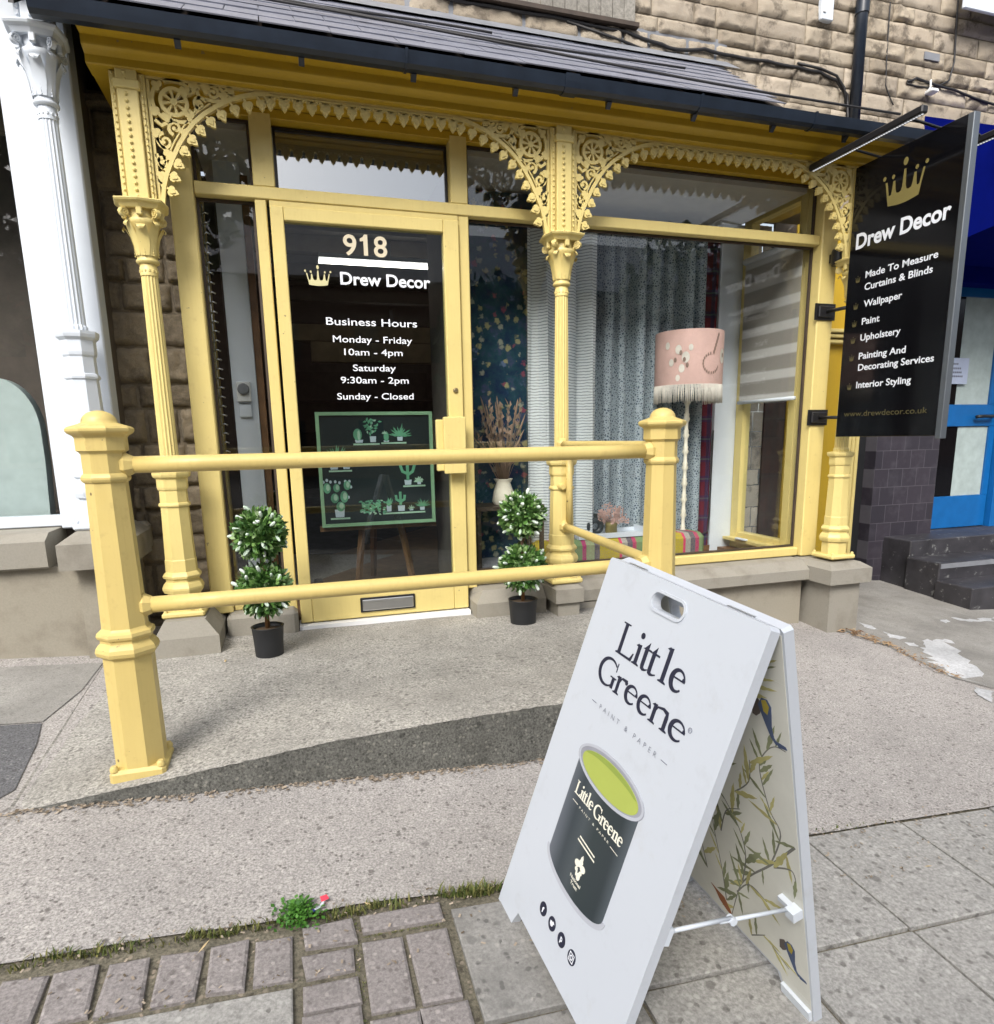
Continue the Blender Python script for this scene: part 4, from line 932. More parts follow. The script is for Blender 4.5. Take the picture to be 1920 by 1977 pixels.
# ================================================================== TOPIARY POTS
def topiary(loc, label, seed, pot_r, balls, pot_h):
    rr = random.Random(seed); t_ = thing('potted_topiary', label, 'topiary', loc, 'artificial topiary balls beside the door')
    x, y, z = loc
    mb = MB(); mb.lathe([(pot_r*.88, 0), (pot_r*.93, pot_h*.5), (pot_r, pot_h-.004), (pot_r+.003, pot_h), (pot_r-.004, pot_h), (pot_r-.006, pot_h-.022)], 28, loc, cap=False)
    mb.add([(x+pot_r*.88*math.cos(6.283*k/28), y+pot_r*.88*math.sin(6.283*k/28), z+.0005) for k in range(28)], [tuple(range(28))]); mb.build('pot', 'black_plastic', t_)
    mb = MB(); mb.lathe([(pot_r-.007, pot_h-.020), (pot_r*.5, pot_h-.014), (.012, pot_h-.010)], 20, loc); mb.build('soil', 'soil', t_)
    mb = MB(); mb.tube([(x, y, z+pot_h-.02), (x+.004, y, z+.3), (x, y+.003, z+balls[-1][0])], .011, 8); mb.build('stem', 'timber_brown', t_)
    for bz, br_ in balls:
        c = Vector((x, y, z+bz)); mb = MB(); mw = MB()
        mb.lathe([(.001, -br_*.55)]+[(br_*.55*math.cos(R(a)), br_*.55*math.sin(R(a))) for a in range(-75, 76, 25)]+[(.001, br_*.55)], 12, c)
        for i in range(900):
            d = Vector((rr.gauss(0, 1), rr.gauss(0, 1), rr.gauss(0, 1))).normalized()
            tip = (d+Vector((rr.uniform(-.5, .5), rr.uniform(-.5, .5), rr.uniform(-.35, .55)))).normalized()
            p = c+d*br_*rr.uniform(.52, .80); L = rr.uniform(.030, .046); wd = rr.uniform(.0075, .0125); s_ = tip.cross(Vector((rr.uniform(-1, 1), rr.uniform(-1, 1), rr.uniform(-1, 1)))).normalized()
            q = tip.cross(s_); e = p+tip*L+q*L*rr.uniform(-.25, .25); m1 = p+tip*L*.35+q*.002; m2 = p+tip*L*.72+q*.0025
            mb.add([p, m1+s_*wd, m2+s_*wd*.8, e, m2-s_*wd*.8, m1-s_*wd, m1, m2], [(0, 6, 1), (1, 6, 7, 2), (2, 7, 3), (0, 5, 6), (5, 4, 7, 6), (4, 3, 7)])
        n = 36
        for i in range(n):
            zc = 1-2*(i+.5)/n; a = 2.39996*i+rr.uniform(-.4, .4); rxy = math.sqrt(max(0, 1-zc*zc)); d = Vector((rxy*math.cos(a), rxy*math.sin(a), zc))
            tip = (d+Vector((rr.uniform(-.6, .6), rr.uniform(-.6, .6), rr.uniform(-.6, .35)))).normalized(); p = c+d*br_*rr.uniform(.66, .92); L = rr.uniform(.030, .044); r0 = rr.uniform(.0052, .0078)
            m_ = tip.to_track_quat('Z', 'Y').to_matrix().to_4x4(); m_.translation = p
            mw.lathe([(r0*.5, 0), (r0*1.1, L*.25), (r0*1.25, L*.6), (r0*.9, L*.92), (r0*.3, L)], 6, mat=m_, smooth=False)
        f = mb.build('foliage', 'leaf_green', t_, fix=False); mw.build('blossom', 'blossom', f)
topiary((-.148, -.425, -.016), 'black pot of white budded topiary left of the door', 3, .072, ((.312, .134), (.574, .127)), .140)
topiary((1.158, -.33, -.019), 'black pot of white budded topiary right of the door by the middle column', 5, .078, ((.306, .138), (.590, .128)), .132)

# ================================================================== A-BOARD
bB = Vector((.46001, -2.11301, -.21360)); bu = Vector((.0568, -.9964, -.0636)).normalized(); bw = Vector((.3095, -.0430, .9499)); bw = (bw-bu*bw.dot(bu)).normalized(); bc = bu.cross(bw)
BW, BH = .532, .9428
FA = axes(bB, bu, bw, bc)
board = thing('a_board', 'white folding A-board with a paint tin picture standing on the pavement', 'a-board', tuple(bB))
def panel(mb, mat, d0, d1, ftop, hz=.897, hr=.017):
    hx, hl = .259, .037
    low = [(0, hz), (0, .0), (.088, 0), (.103, .042), (.429, .042), (.444, 0), (BW, 0), (BW, hz)]+[(hx+hl+hr, hz)]+[(hx+hl+hr*math.cos(R(a)), hz+hr*math.sin(R(a))) for a in range(-15, -90, -15)]+[(hx+hl, hz-hr), (hx-hl, hz-hr)]+[(hx-hl+hr*math.cos(R(a)), hz+hr*math.sin(R(a))) for a in range(-105, -180, -15)]+[(hx-hl-hr, hz)]
    upp = [(BW, hz), (BW, ftop-.006), (BW-.006, ftop), (.006, ftop), (0, ftop-.006), (0, hz)]+[(hx-hl-hr, hz)]+[(hx-hl+hr*math.cos(R(a)), hz+hr*math.sin(R(a))) for a in range(165, 90, -15)]+[(hx-hl, hz+hr), (hx+hl, hz+hr)]+[(hx+hl+hr*math.cos(R(a)), hz+hr*math.sin(R(a))) for a in range(75, 0, -15)]+[(hx+hl+hr, hz)]
    mb.poly(low, d0, d1, mat); mb.poly(upp, d0, d1, mat); return mb
front = panel(MB(), FA, -.022, 0.0, BH).build('front_panel', 'white_board', board)
# rim of the handle hole and a raised lip round the panel
mb = MB(); hx, hz, hl, hr = .259, .897, .037, .017
st = [(hx+hl+(hr+.004)*math.cos(R(a)), hz+(hr+.004)*math.sin(R(a))) for a in range(-90, 91, 15)]+[(hx-hl+(hr+.004)*math.cos(R(a)), hz+(hr+.004)*math.sin(R(a))) for a in range(90, 271, 15)]
mb.ribbon(st, .006, -.0215, .003, FA, True); mb.build('handle_rim', 'white_board', front)
# ---- lettering in a high-contrast serif hand
def serif(mb, mat, word, pos, base, cap, d=.0012):
    """word: letters; pos: (left, right) of each; cap height"""
    st = cap*.155; th = cap*.045; xh = cap*.635; zi = [0]
    def P(pts, k=0): zi[0] += 1; mb.poly(pts, .0002, d+.00002*(zi[0] % 5), mat)
    def Rb(pts, ws): zi[0] += 1; mb.ribbon(pts, ws, .0002, d+.00002*(zi[0] % 5), mat)
    def stem(x, z0, z1, foot=True, flag=True):
        P([(x-st/2, z0), (x+st/2, z0), (x+st/2, z1), (x-st/2, z1-(st*.12 if flag else 0))])
        if foot: P([(x-st*1.15, z0), (x+st*1.15, z0), (x+st*1.1, z0+th*.9), (x+st*.5, z0+th*1.6), (x-st*.5, z0+th*1.6), (x-st*1.1, z0+th*.9)])
        if flag: P([(x-st*1.15, z1-cap*.075), (x-st*.45, z1-cap*.10), (x-st*.40, z1), (x-st*.2, z1+cap*.01)])
    def bowl(cx, rx, a0, a1, zc, rz, thick_at=180, n=26):
        pts = []; ws = []
        for i in range(n+1):
            a = a0+(a1-a0)*i/n; c = .5+.5*math.cos(R(a-thick_at)); ws.append(th*1.05+(st*1.08-th)*c**1.5)
            pts.append((cx+(rx-ws[-1]/2)*math.cos(R(a)), zc+(rz-ws[-1]*.35-th*.3)*math.sin(R(a))))
        Rb(pts, ws); return pts, ws
    for ch, (a, b) in zip(word, pos):
        wd = b-a
        if ch == 'L':
            x = a+st*1.1; stem(x, base, base+cap, True, False); P([(x-st*1.2, base+cap), (x+st*1.2, base+cap), (x+st*1.2, base+cap-th), (x-st*1.2, base+cap-th)])
            P([(x, base), (b-th, base), (b, base+cap*.26), (b-th*.9, base+cap*.26), (b-st*.9, base+th*1.6), (x, base+th*1.4)])
        elif ch == 'i':
            x = a+wd/2; stem(x, base, base+xh); P(ell(x-st*.1, base+cap*.90, st*.62, st*.62, 16))
        elif ch == 'l': stem(a+wd/2, base, base+cap*1.04)
        elif ch == 't':
            x = a+wd*.40; P([(x-st/2, base+cap*.10), (x+st/2, base+cap*.10), (x+st/2, base+xh+cap*.20), (x+st*.2, base+xh+cap*.14), (x-st/2, base+xh+cap*.02)])
            P([(x-st*1.2, base+xh-th), (b-th, base+xh-th), (b-th, base+xh+th*.3), (x-st*.5, base+xh+th*.3)]); 
            Rb([(x, base+cap*.12), (x+st*.10, base+cap*.055), (x+st*.55, base+cap*.022), (x+st*1.1, base+cap*.03), (b, base+cap*.085)], [st, st*.95, st*.62, th*1.3, th*.7])
        elif ch == 'e':
            cx, rx = a+wd/2, wd/2; bowl(cx, rx, 12, 318, base+xh*.5, xh*.53, 185); P([(a+st*.7, base+xh*.545), (b-th*.6, base+xh*.545), (b-th*.6, base+xh*.545+th), (a+st*.7, base+xh*.545+th)])
            P([(b-st*.92, base+xh*.545), (b-th*.1, base+xh*.545), (b-th*.2, base+xh*.66), (b-st*.78, base+xh*.72)])
        elif ch == 'G':
            cx, rx = a+wd*.50, wd*.53; bowl(cx, rx, 42, 322, base+cap*.5, cap*.52, 182); x = b-st*.75
            P([(x-st/2, base+cap*.05), (x+st/2, base+cap*.05), (x+st/2, base+cap*.40), (x-st/2, base+cap*.40)]); P([(x-st*1.3, base+cap*.40), (x+st*1.1, base+cap*.40), (x+st*1.1, base+cap*.40+th), (x-st*1.3, base+cap*.40+th)])
            P([(x+st*.05, base+cap*.98), (x+st*.30, base+cap*.98), (x+st*.36, base+cap*.66), (x+st*.16, base+cap*.66)])
        elif ch == 'r':
            x = a+st*1.0; stem(x, base, base+xh); Rb([(x+st*.4, base+xh*.70), (x+st*.7, base+xh*.88), (x+st*1.1, base+xh*.96), (b-st*.2, base+xh*.95)], [th, th*1.3, st*.5, st*.75]); P(ell(b-st*.40, base+xh*.88, st*.50, st*.46, 12))
        elif ch == 'n':
            x = a+st*1.0; x2 = b-st*1.0; stem(x, base, base+xh); stem(x2, base, base+xh*.72, True, False)
            Rb([(x+st*.4, base+xh*.72), (x+st*.8, base+xh*.90), (x+(x2-x)*.62, base+xh*.985), (x2-st*.12, base+xh*.90), (x2, base+xh*.68)], [th, th*1.4, st*.62, st*.95, st])
mb = MB()
serif(mb, FA, 'Little', [(.138, .204), (.205, .229), (.229, .263), (.255, .292), (.303, .330), (.335, .382)], .7485, .0725)
serif(mb, FA, 'Greene', [(.100, .172), (.176, .218), (.216, .263), (.266, .313), (.316, .376), (.378, .427)], .6665, .0640)
mb.build('brand_lettering', 'ink', front)
mb = MB(); text(mb, 'PAINT & PAPER', FA, .0125, .262, .6125, .225, -.012, 'CENTER', space=1.9); mb.poly([(.114, .6175), (.132, .6175), (.132, .6188), (.114, .6188)], .0002, .0012, FA); mb.poly([(.390, .6175), (.410, .6175), (.410, .6188), (.390, .6188)], .0002, .0012, FA)
mb.ribbon(ell(.436, .704, .0048, .0048, 16), .0009, .0002, .0012, FA, True); text(mb, 'R', FA, .005, .436, .7015, .0036, 0, 'CENTER'); mb.build('tag_line', 'ink_grey', front)
# ---- printed paint tin
TX0, TX1, TXC = .132, .394, .263; RX = (TX1-TX0)/2
t = NT('tin_body'); sp = t.n('ShaderNodeSeparateXYZ'); t.l(t.coord('Generated'), sp.inputs[0])
M['tin_body'] = t.pbr(t.ramp(sp.outputs[1], [(0, (.072, .090, .105)), (.16, (.020, .030, .036)), (.45, (.022, .034, .038)), (.62, (.050, .064, .074)), (.78, (.030, .042, .052)), (1, (.11, .125, .15))]), .35)
bodyP = [(TXC+(RX-.008)*math.cos(R(a)), .488-.034*abs(math.sin(R(a)))) for a in range(0, -181, -10)][::-1]
bodyP = [(TXC-(RX-.006), .490)]+[(TXC+(RX-.006)*math.cos(R(a)), .258+.040*math.sin(R(a))) for a in range(180, 361, 8)]+[(TXC+(RX-.006), .490)]
mb = MB(); mb.poly(bodyP, .0002, .0010, FA); tin = mb.build('tin_picture', 'tin_body', front)
mb = MB(); mb.ribbon([(TXC+(RX-.001)*math.cos(R(a)), .255+.042*math.sin(R(a))) for a in range(176, 365, 6)], .010, .0002, .0015, FA); mb.build('tin_foot', 'rim_light', tin)
mb = MB(); mb.poly(ell(TXC, .500, RX+.004, .046, 40), .0002, .0014, FA); mb.build('tin_rim', 'rim_grey', tin)
mb = MB(); mb.ribbon(ell(TXC, .5005, RX-.001, .0435, 40), .006, .0002, .0018, FA, True); mb.build('tin_rim', 'rim_light', tin)
mb = MB(); mb.poly(ell(TXC+.001, .498, RX-.016, .0355, 36), .0002, .0020, FA); mb.build('tin_paint', 'lime', tin)
mb = MB(); mb.poly([(TXC+(RX-.020)*math.cos(R(a)), .501+.031*math.sin(R(a))) for a in range(20, 165, 8)]+[(TXC+(RX-.03)*math.cos(R(a)), .506+.014*math.sin(R(a))) for a in range(160, 20, -8)], .0002, .0023, FA); mb.build('tin_paint', 'lime_dark', tin)
mb = MB()
serif(mb, FA, 'Little', [(.163, .187), (.187, .195), (.195, .206), (.204, .215), (.217, .225), (.226, .243)], .4105, .030, .0018)
serif(mb, FA, 'Greene', [(.250, .279), (.280, .295), (.294, .311), (.312, .329), (.330, .350), (.350, .367)], .4075, .030, .0018)
text(mb, 'PAINT & PAPER', FA, .0055, .264, .3905, .130, 0, 'CENTER', .0018, 1.6); mb.poly([(.166, .3935), (.190, .3935), (.190, .3945), (.166, .3945)], .0002, .0016, FA); mb.poly([(.336, .390), (.366, .389), (.366, .390), (.336, .391)], .0002, .0016, FA)
for i, (xa, xb) in enumerate(((.234, .302), (.230, .306))): mb.poly([(xa, .343-.009*i), (xb, .3385-.009*i), (xb, .3415-.009*i), (xa, .346-.009*i)], .0002, .0016, FA)
def leafshape(cx, cz, L, wd, ang, n=10):
    out = []
    for s_ in (1, -1):
        for i in range(n+1):
            u = i/n if s_ > 0 else 1-i/n; q = math.sin(math.pi*u**.8)*wd/2*s_*(1+.25*math.sin(u*18)); out.append((u*L, q))
    a = R(ang); return [(cx+p*math.cos(a)-q*math.sin(a), cz+p*math.sin(a)+q*math.cos(a)) for p, q in out[:-1]]
mb.poly(leafshape(.267, .290, .028, .013, 90), .0002, .0017, FA)
for sx, a in ((-1, 150), (1, 30)): mb.poly(ell(.267+sx*.012, .293, .010, .0075, 14), .0002, .0018, FA); mb.poly(ell(.267+sx*.009, .281, .0055, .0045, 12), .0002, .0019, FA)
mb.poly(ell(.272, .271, .0075, .0085, 12), .0002, .0017, FA); mb.poly(ell(.262, .274, .003, .007, 10), .0002, .0016, FA)
text(mb, 'National', FA, .0075, .268, .2545, .046, .02, 'CENTER', .0017); text(mb, 'Trust', FA, .0075, .268, .2435, .030, .02, 'CENTER', .0017)
mb.build('tin_lettering', 'tin_white', tin)
# ---- round social icons
ic = MB(); ig = MB()
for i, cx in enumerate((.193, .240, .288, .337)):
    ic.poly(ell(cx, .127, .0155, .0155, 26), .0002, .0012, FA)
    if i == 0: text(ig, 'f', FA, .013, cx+.0005, .1195, .0075, .04, 'CENTER', .0016)
    elif i == 1:
        ig.poly(ell(cx-.001, .1265, .0065, .0052, 14), .0002, .0016, FA); ig.poly([(cx-.009, .130), (cx-.002, .133), (cx-.002, .125)], .0002, .0017, FA); ig.poly(ell(cx+.004, .1315, .0034, .0034, 10), .0002, .0018, FA); ig.poly([(cx+.006, .133), (cx+.0105, .132), (cx+.006, .130)], .0002, .0017, FA)
    elif i == 2: text(ig, 'p', FA, .0150, cx, .1235, .0085, .03, 'CENTER', .0016)
    else:
        ig.ribbon([(cx-.0085, .1185), (cx+.0085, .1185), (cx+.0085, .1355), (cx-.0085, .1355)], .0024, .0002, .0016, FA, True); ig.ribbon(ell(cx, .127, .0046, .0046, 16), .0022, .0002, .0017, FA, True)
ico = ic.build('social_icon', 'ink', front); ig.build('icon_glyph', 'vinyl_white', ico)
# ---- rear panel with a bird and branch print inside
ra = R(31); bw2 = bw*math.cos(ra)+bc*math.sin(ra); RP0 = bB+bw*BH-bc*.026; RA = axes(RP0-bw2*.952, bu, bw2, bu.cross(bw2))
rear = panel(MB(), RA, -.022, 0.0, .952, .872, .028).build('rear_panel', 'white_board', board)
mb = MB(); mb.poly([(.008, .05), (.527, .05), (.527, .84), (.008, .84)], .0003, .0012, RA); mb.poly([(.008, .8405), (.19, .8405), (.19, .94), (.008, .94)], .0003, .0012, RA); mb.poly([(.33, .8405), (.527, .8405), (.527, .94), (.33, .94)], .0003, .0012, RA)
mb.poly([(.45, .006), (.527, .006), (.527, .0495), (.44, .0495)], .0003, .0012, RA); wp = mb.build('bird_wallpaper', 'board_paper', rear)
br_m = MB(); lf_m = MB(); ol_m = MB(); b1 = MB(); b2 = MB(); b3 = MB(); b4 = MB(); lr = random.Random(21)
LAY = [0]
def lay(): LAY[0] += 1; return .0014+.00003*(LAY[0] % 25)
def branch(P, w0, w1, leaves=3, olive=.4):
    n = len(P); sm = []
    for i in range(n-1):
        for k in range(5):
            u = k/5; p0, p1, p2, p3 = P[max(0, i-1)], P[i], P[i+1], P[min(n-1, i+2)]
            sm.append(tuple(.5*((2*p1[j])+(-p0[j]+p2[j])*u+(2*p0[j]-5*p1[j]+4*p2[j]-p3[j])*u*u+(-p0[j]+3*p1[j]-3*p2[j]+p3[j])*u**3) for j in (0, 1)))
    sm.append(P[-1]); br_m.ribbon(sm, [w0+(w1-w0)*i/len(sm) for i in range(len(sm))], .0013, lay(), RA)
    for i in range(leaves*(n-1)):
        q = sm[int((i+.5)/(leaves*(n-1))*(len(sm)-1))]; nx_ = sm[min(len(sm)-1, int((i+.5)/(leaves*(n-1))*(len(sm)-1))+1)]
        d = math.degrees(math.atan2(nx_[1]-q[1], nx_[0]-q[0])); a = d+lr.choice((-1, 1))*lr.uniform(15, 50); L = lr.uniform(.045, .095)
        LS = leafshape(q[0], q[1], L, L*lr.uniform(.10, .18), a)
        if all(.010 < p[0] < .526 and .052 < p[1] < .93 and not (.19 < p[0] < .33 and p[1] > .835) for p in LS): (ol_m if lr.random() < olive else lf_m).poly(LS, .0013, lay(), RA)
inb = lambda P: [(a, b+.952) for a, b in P]
TR_ = [[(.518, -.481), (.441, -.590), (.380, -.667), (.338, -.729), (.312, -.790), (.265, -.929)], [(.338, -.729), (.362, -.631), (.349, -.558), (.305, -.502)], [(.441, -.590), (.481, -.480), (.457, -.436), (.440, -.370), (.440, -.328), (.464, -.285), (.489, -.262), (.515, -.258)],
       [(.452, -.586), (.503, -.551), (.514, -.573)], [(.314, -.778), (.363, -.712), (.418, -.713)], [(.266, -.849), (.264, -.756), (.253, -.641), (.251, -.575)]]
for i, P in enumerate(TR_): branch(inb(P), .006 if i == 0 else .004, .0018, 3, .35)
for P in ([(.05, -.9), (.08, -.75), (.05, -.6), (.09, -.45), (.06, -.3)], [(.08, -.75), (.14, -.66), (.17, -.55)], [(.20, -.80), (.19, -.66), (.23, -.5), (.20, -.36), (.24, -.22)], [(.23, -.5), (.30, -.42), (.33, -.32)], [(.33, -.32), (.37, -.22), (.42, -.14)], [(.44, -.15), (.47, -.09), (.50, -.03)], [(.35, -.88), (.40, -.83), (.44, -.9)], [(.42, -.84), (.47, -.86), (.52, -.90)], [(.35, -.46), (.40, -.40), (.41, -.34)], [(.28, -.62), (.31, -.54), (.36, -.50)]):
    branch([p for p in inb(P) if p[1] > .055], .0035, .0014, 3, .65)
for dx, dz, s_ in ((0, 0, 1.0), (.008, -.603, .86)):
    Tb = lambda P: [(.47+dx+(a-.47)*s_, .952-.20+dz+(b+.20)*s_) for a, b in P]
    b3.poly(Tb([(.434, -.215), (.436, -.186), (.452, -.172), (.462, -.180), (.455, -.205), (.444, -.216)]), .0013, .0021, RA)
    b1.poly(Tb([(.452, -.186), (.463, -.166), (.478, -.164), (.487, -.176), (.486, -.196), (.484, -.220), (.488, -.242), (.497, -.253), (.492, -.256), (.480, -.246), (.468, -.222), (.458, -.200)]), .0013, .0022, RA)
    b2.poly(Tb([(.462, -.172), (.474, -.166), (.482, -.178), (.476, -.198), (.466, -.194)]), .0013, .0023, RA)
    b1.poly(Tb([(.492, -.247), (.516, -.247), (.520, -.252), (.498, -.258)]), .0013, .00225, RA)
b4.poly(inb([(.208, -.842), (.236, -.846), (.258, -.846), (.276, -.868), (.284, -.888), (.262, -.884), (.238, -.872), (.224, -.852)]), .0013, .0021, RA)
br_m.build('print_branch', 'branch', wp); lf_m.build('print_leaf', 'board_green', wp); ol_m.build('print_leaf', 'board_olive', wp); b1.build('print_bird', 'bird_blue', wp); b2.build('print_bird', 'bird_yellow', wp); b3.build('print_bird', 'bird_brown', wp); b4.build('print_bird', 'bird_rust', wp)
# hinges, folding stay, corner brackets
for a in (.085, .43):
    mb = MB(); mb.box(a-.035, a+.035, BH-.012, BH+.0025, -.0255, -.0225, FA); mb.box(a-.033, a+.033, BH-.004, BH+.003, -.030, -.0192, FA); mb.build('hinge', 'steel', board)
pA = FA @ Vector((.520, .345, -.026)); pB = RA @ Vector((.505, .308, .012)); pM = pA.lerp(pB, .5)
mb = MB(); mb.tube([pA, pM+Vector((0, 0, .004))], .0045, 6); mb.tube([pM-(pB-pA).normalized()*.03, pB], .0042, 6); mb.lathe([(.008, -.008), (.008, .008)], 8, mat=axes(pM, (1, 0, 0), (0, 0, 1))); mb.build('stay', 'white', board)
mb = MB(); mb.box(.470, .514, .300, .312, .0015, .014, RA); mb.box(.503, .526, .296, .318, .0016, .026, RA); mb.build('stay_bracket', 'white', board)
mb = MB(); mb.box(.506, .531, .325, .36, -.034, -.0225, FA); mb.build('stay_bracket', 'white', board)
mb = MB(); mb.box(.447, .528, .004, .030, .0015, .010, RA); mb.build('foot_strip', 'white', board)

# ================================================================== PROJECTING SIGN
SX = 3.30
sign = thing('projecting_sign', 'black glossy projecting sign with gold crown and list of services', 'sign', (SX, -.54, 1.7))
SG = axes((SX, 0, 0), (0, -1, 0), (0, 0, 1), (-1, 0, 0))      # a = -y, b = z, c towards the viewer
mb = MB(); mb.box(SX, SX+.030, -.884, -.208, .940, 2.488, ch=.002); face = mb.build('panel', 'sign_black', sign)
mb = MB(); mb.box(SX-.006, SX+.036, -.918, -.8845, .926, 2.486, ch=.003); mb.build('edge_trim', 'alu_edge', sign)
mb = MB(); crown(mb, SG, .548, 2.192, .275, .232); mb.build('crown_logo', 'gold', face)
mb = MB(); text(mb, 'Drew Decor', SG, .0855, .252, 2.031, .592, .030); mb.build('shop_name', 'vinyl_white', face)
mb = MB()
for s_, z, x, wd in (('Made To Measure', 1.853, .340, .456), ('Curtains & Blinds', 1.785, .340, .433), ('Wallpaper', 1.690, .344, .257), ('Paint', 1.592, .341, .124), ('Upholstery', 1.500, .340, .272), ('Painting And', 1.395, .339, .317), ('Decorating Services', 1.329, .341, .491), ('Interior Styling', 1.228, .338, .369)):
    mb = MB(); text(mb, s_, SG, .0385, x, z, wd, .018); mb.build('service_line', 'vinyl_white', face)
mb = MB(); text(mb, 'www.drewdecor.co.uk', SG, .034, .263, 1.062, .560, -.004); mb.build('web_address', 'gold_dark', face)
mb = MB()
for z in (1.838, 1.687, 1.587, 1.492, 1.390, 1.221): mb = MB(); crown(mb, SG, .286, z, .036, .040); mb.build('crown_bullet', 'gold_dark', face)
for z in (1.72, 1.065):       # arms clamped to the corner post
    mb = MB(); mb.box(3.238, 3.392, -.0335, -.0255, z-.05, z+.05); mb.box(3.255, 3.375, -.050, -.034, z-.035, z+.035, ch=.006); mb.tube([(3.315, -.04, z), (3.315, -.22, z-.005)], .011, 10); mb.build('wall_bracket', 'black_metal', sign)
mb = MB(); mb.lathe([(.046, -.046), (.050, -.03), (.050, .03), (.046, .046)], 18, (3.352, -.082, 2.035)); mb.box(3.32, 3.385, -.0825, -.027, 2.01, 2.06); tag(mb.build('wall_lamp', 'black_metal'), 'small round black lamp on the yellow corner post beside the sign', 'lamp')
for x, c in ((3.00, 1), (3.60, -1)):
    mb = MB(); mb.box(x-.020, x+.020, -.905, -.185, 2.448, 2.484, ch=.006)
    for y in (-.36, -.72): mb.tube([(x, y, 2.482), (x+.10*c, y, 2.515), (SX+.015, y, 2.492)], .007, 8)
    lm = mb.build('sign_lamp', 'black_metal', sign)
    mb = MB()
    n = 46
    for i in range(n):
        y = -.895+.70*i/n; mb.box(x-.004, x+.004, y, y+.008, 2.4455, 2.4475)
    mb.build('led_strip', 'led_lit', lm)

# ================================================================== INSIDE THE SHOP
def area(nm, b, mat, label, lbl=None):
    x0, x1, y0, y1, z0, z1 = b; mb = MB(); mb.box(x0, x1, y0, y1, z0, z1); return struct(mb.build(nm, mat), label)
area('floor', (-.40, 3.30, .11, 6.0, -.06, -.004), 'timber_floor', 'brown boarded shop floor seen through the door')
area('ceiling', (-.34, 3.24, .11, .95, 2.455, 2.50), 'plaster_grey', 'plain plaster ceiling over the window bay')
area('ceiling', (-.34, 3.24, .951, 6.0, 2.56, 2.62), 'plaster_grey', 'shop ceiling behind the glass')
area('wall', (-.48, -.34, 1.16, 6.0, 0, 2.6), 'wall_dark', 'dark side wall inside the shop'); area('wall', (3.24, 3.4, 1.16, 6.0, 0, 2.6), 'wall_dark', 'dark side wall inside the shop')
area('wall', (-.48, 3.4, 6.0, 6.1, 0, 2.6), 'wall_dark', 'dark rear wall of the shop')
area('wall', (-.278, -.148, .50, .60, 0, 2.455), 'white', 'white end of the wall behind the left pane'); area('wall', (3.085, 3.36, .750, 1.15, -.0, 2.455), 'white', 'white end of the wall behind the right pane')
mb = MB()
for y, z, h in ((1.25, 2.36, .16), (2.0, 2.42, .13), (2.9, 2.42, .13), (3.8, 2.42, .13)): mb.box(-.155, 3.08, y, y+.12, z, z+h)
struct(mb.build('ceiling_beam', 'beam_grey'), 'grey beams under the shop ceiling')
mb = MB(); mb.box(.02, 1.45, 3.2, 3.35, 1.93, 2.08); mb.box(.25, 1.5, 3.05, 3.19, 1.72, 1.90)
for x in (.5, .8, 1.1): mb.box(x, x+.012, 3.03, 3.048, 1.72, 1.90)
tag(mb.build('pelmet', 'box_buff'), 'buff boxed pelmet high up inside the dark shop', 'pelmet')
for (xa, xb, y, z, lab) in ((.292, 1.270, 1.50, 2.226, 'long bright ceiling tube seen through the door glass'), (.95, 1.55, 4.6, 2.06, 'short far ceiling tube deep inside the shop')):
    tb = thing('tube_light', lab, 'light', ((xa+xb)/2, y, z))
    mb = MB(); mb.box(xa, xb, y-.04, y+.04, z+.022, z+.05); mb.box((xa+xb)/2-.02, (xa+xb)/2+.02, y-.02, y+.02, z+.0505, 2.50); mb.build('housing', 'white', tb)
    mb = MB(); mb.tube([(xa, y, z), (xb, y, z)], .0115, 12); mb.build('tube', 'tube_lit', tb)
# shelves with tins deep inside
sh = thing('shelf_unit', 'dark wooden shelves in the back of the shop', 'shelves', (.2, 5.5, 0))
mb = MB(); mb.box(-.3, 1.9, 5.85, 5.9, 0, 1.9)
for z in (.3, .7, 1.1, 1.5): mb.box(-.3, 1.9, 5.5, 5.849, z, z+.03)
pieces(mb, 'shelf', 'timber_dark', sh)
# easel with framed cactus poster
es = thing('easel', 'brown wooden easel standing behind the door glass', 'easel', (.5, .75, 0))
for a, b_ in (((.36, .62, .0), (.49, .66, 1.10)), ((.74, .70, .0), (.55, .66, 1.10)), ((.52, 1.15, .0), (.52, .69, 1.08))):
    mb = MB(); a, b_ = Vector(a), Vector(b_); mb.tube([a, b_], .022, 4, smooth=False); mb.build('leg', 'timber_brown', es)
mb = MB(); mb.box(.15, .88, .565, .64, .42, .449); mb.build('ledge', 'timber_brown', es)
PY = .540; PG = axes((0, PY, 0), (1, 0, 0), (0, 0, 1), (0, -1, 0))
po = thing('poster', 'green framed poster of potted cacti on little shelves, set on the easel', 'poster', (.52, PY, .45))
mb = MB(); x0, x1, z0, z1 = .163, .868, .450, 1.143; fw = .020
mb.box(x0, x1, PY-.016, PY+.016, z1-fw, z1); mb.box(x0, x1, PY-.016, PY+.016, z0, z0+fw); mb.box(x0, x0+fw, PY-.016, PY+.016, z0+fw, z1-fw); mb.box(x1-fw, x1, PY-.016, PY+.016, z0+fw, z1-fw); mb.build('frame', 'frame_green', po)
mb = MB(); mb.box(x0+fw, x1-fw, PY-.004, PY+.010, z0+fw, z1-fw); pbk = mb.build('print', 'print_black', po)
pg, pp, pq = MB(), MB(), MB(); pr_ = random.Random(9)
PX = lambda u: x0+(x1-x0)*u; PZ = lambda v: z1-(z1-z0)*v
Ly = [0]
def dd(): Ly[0] += 1; return .0052+.00004*(Ly[0] % 30)
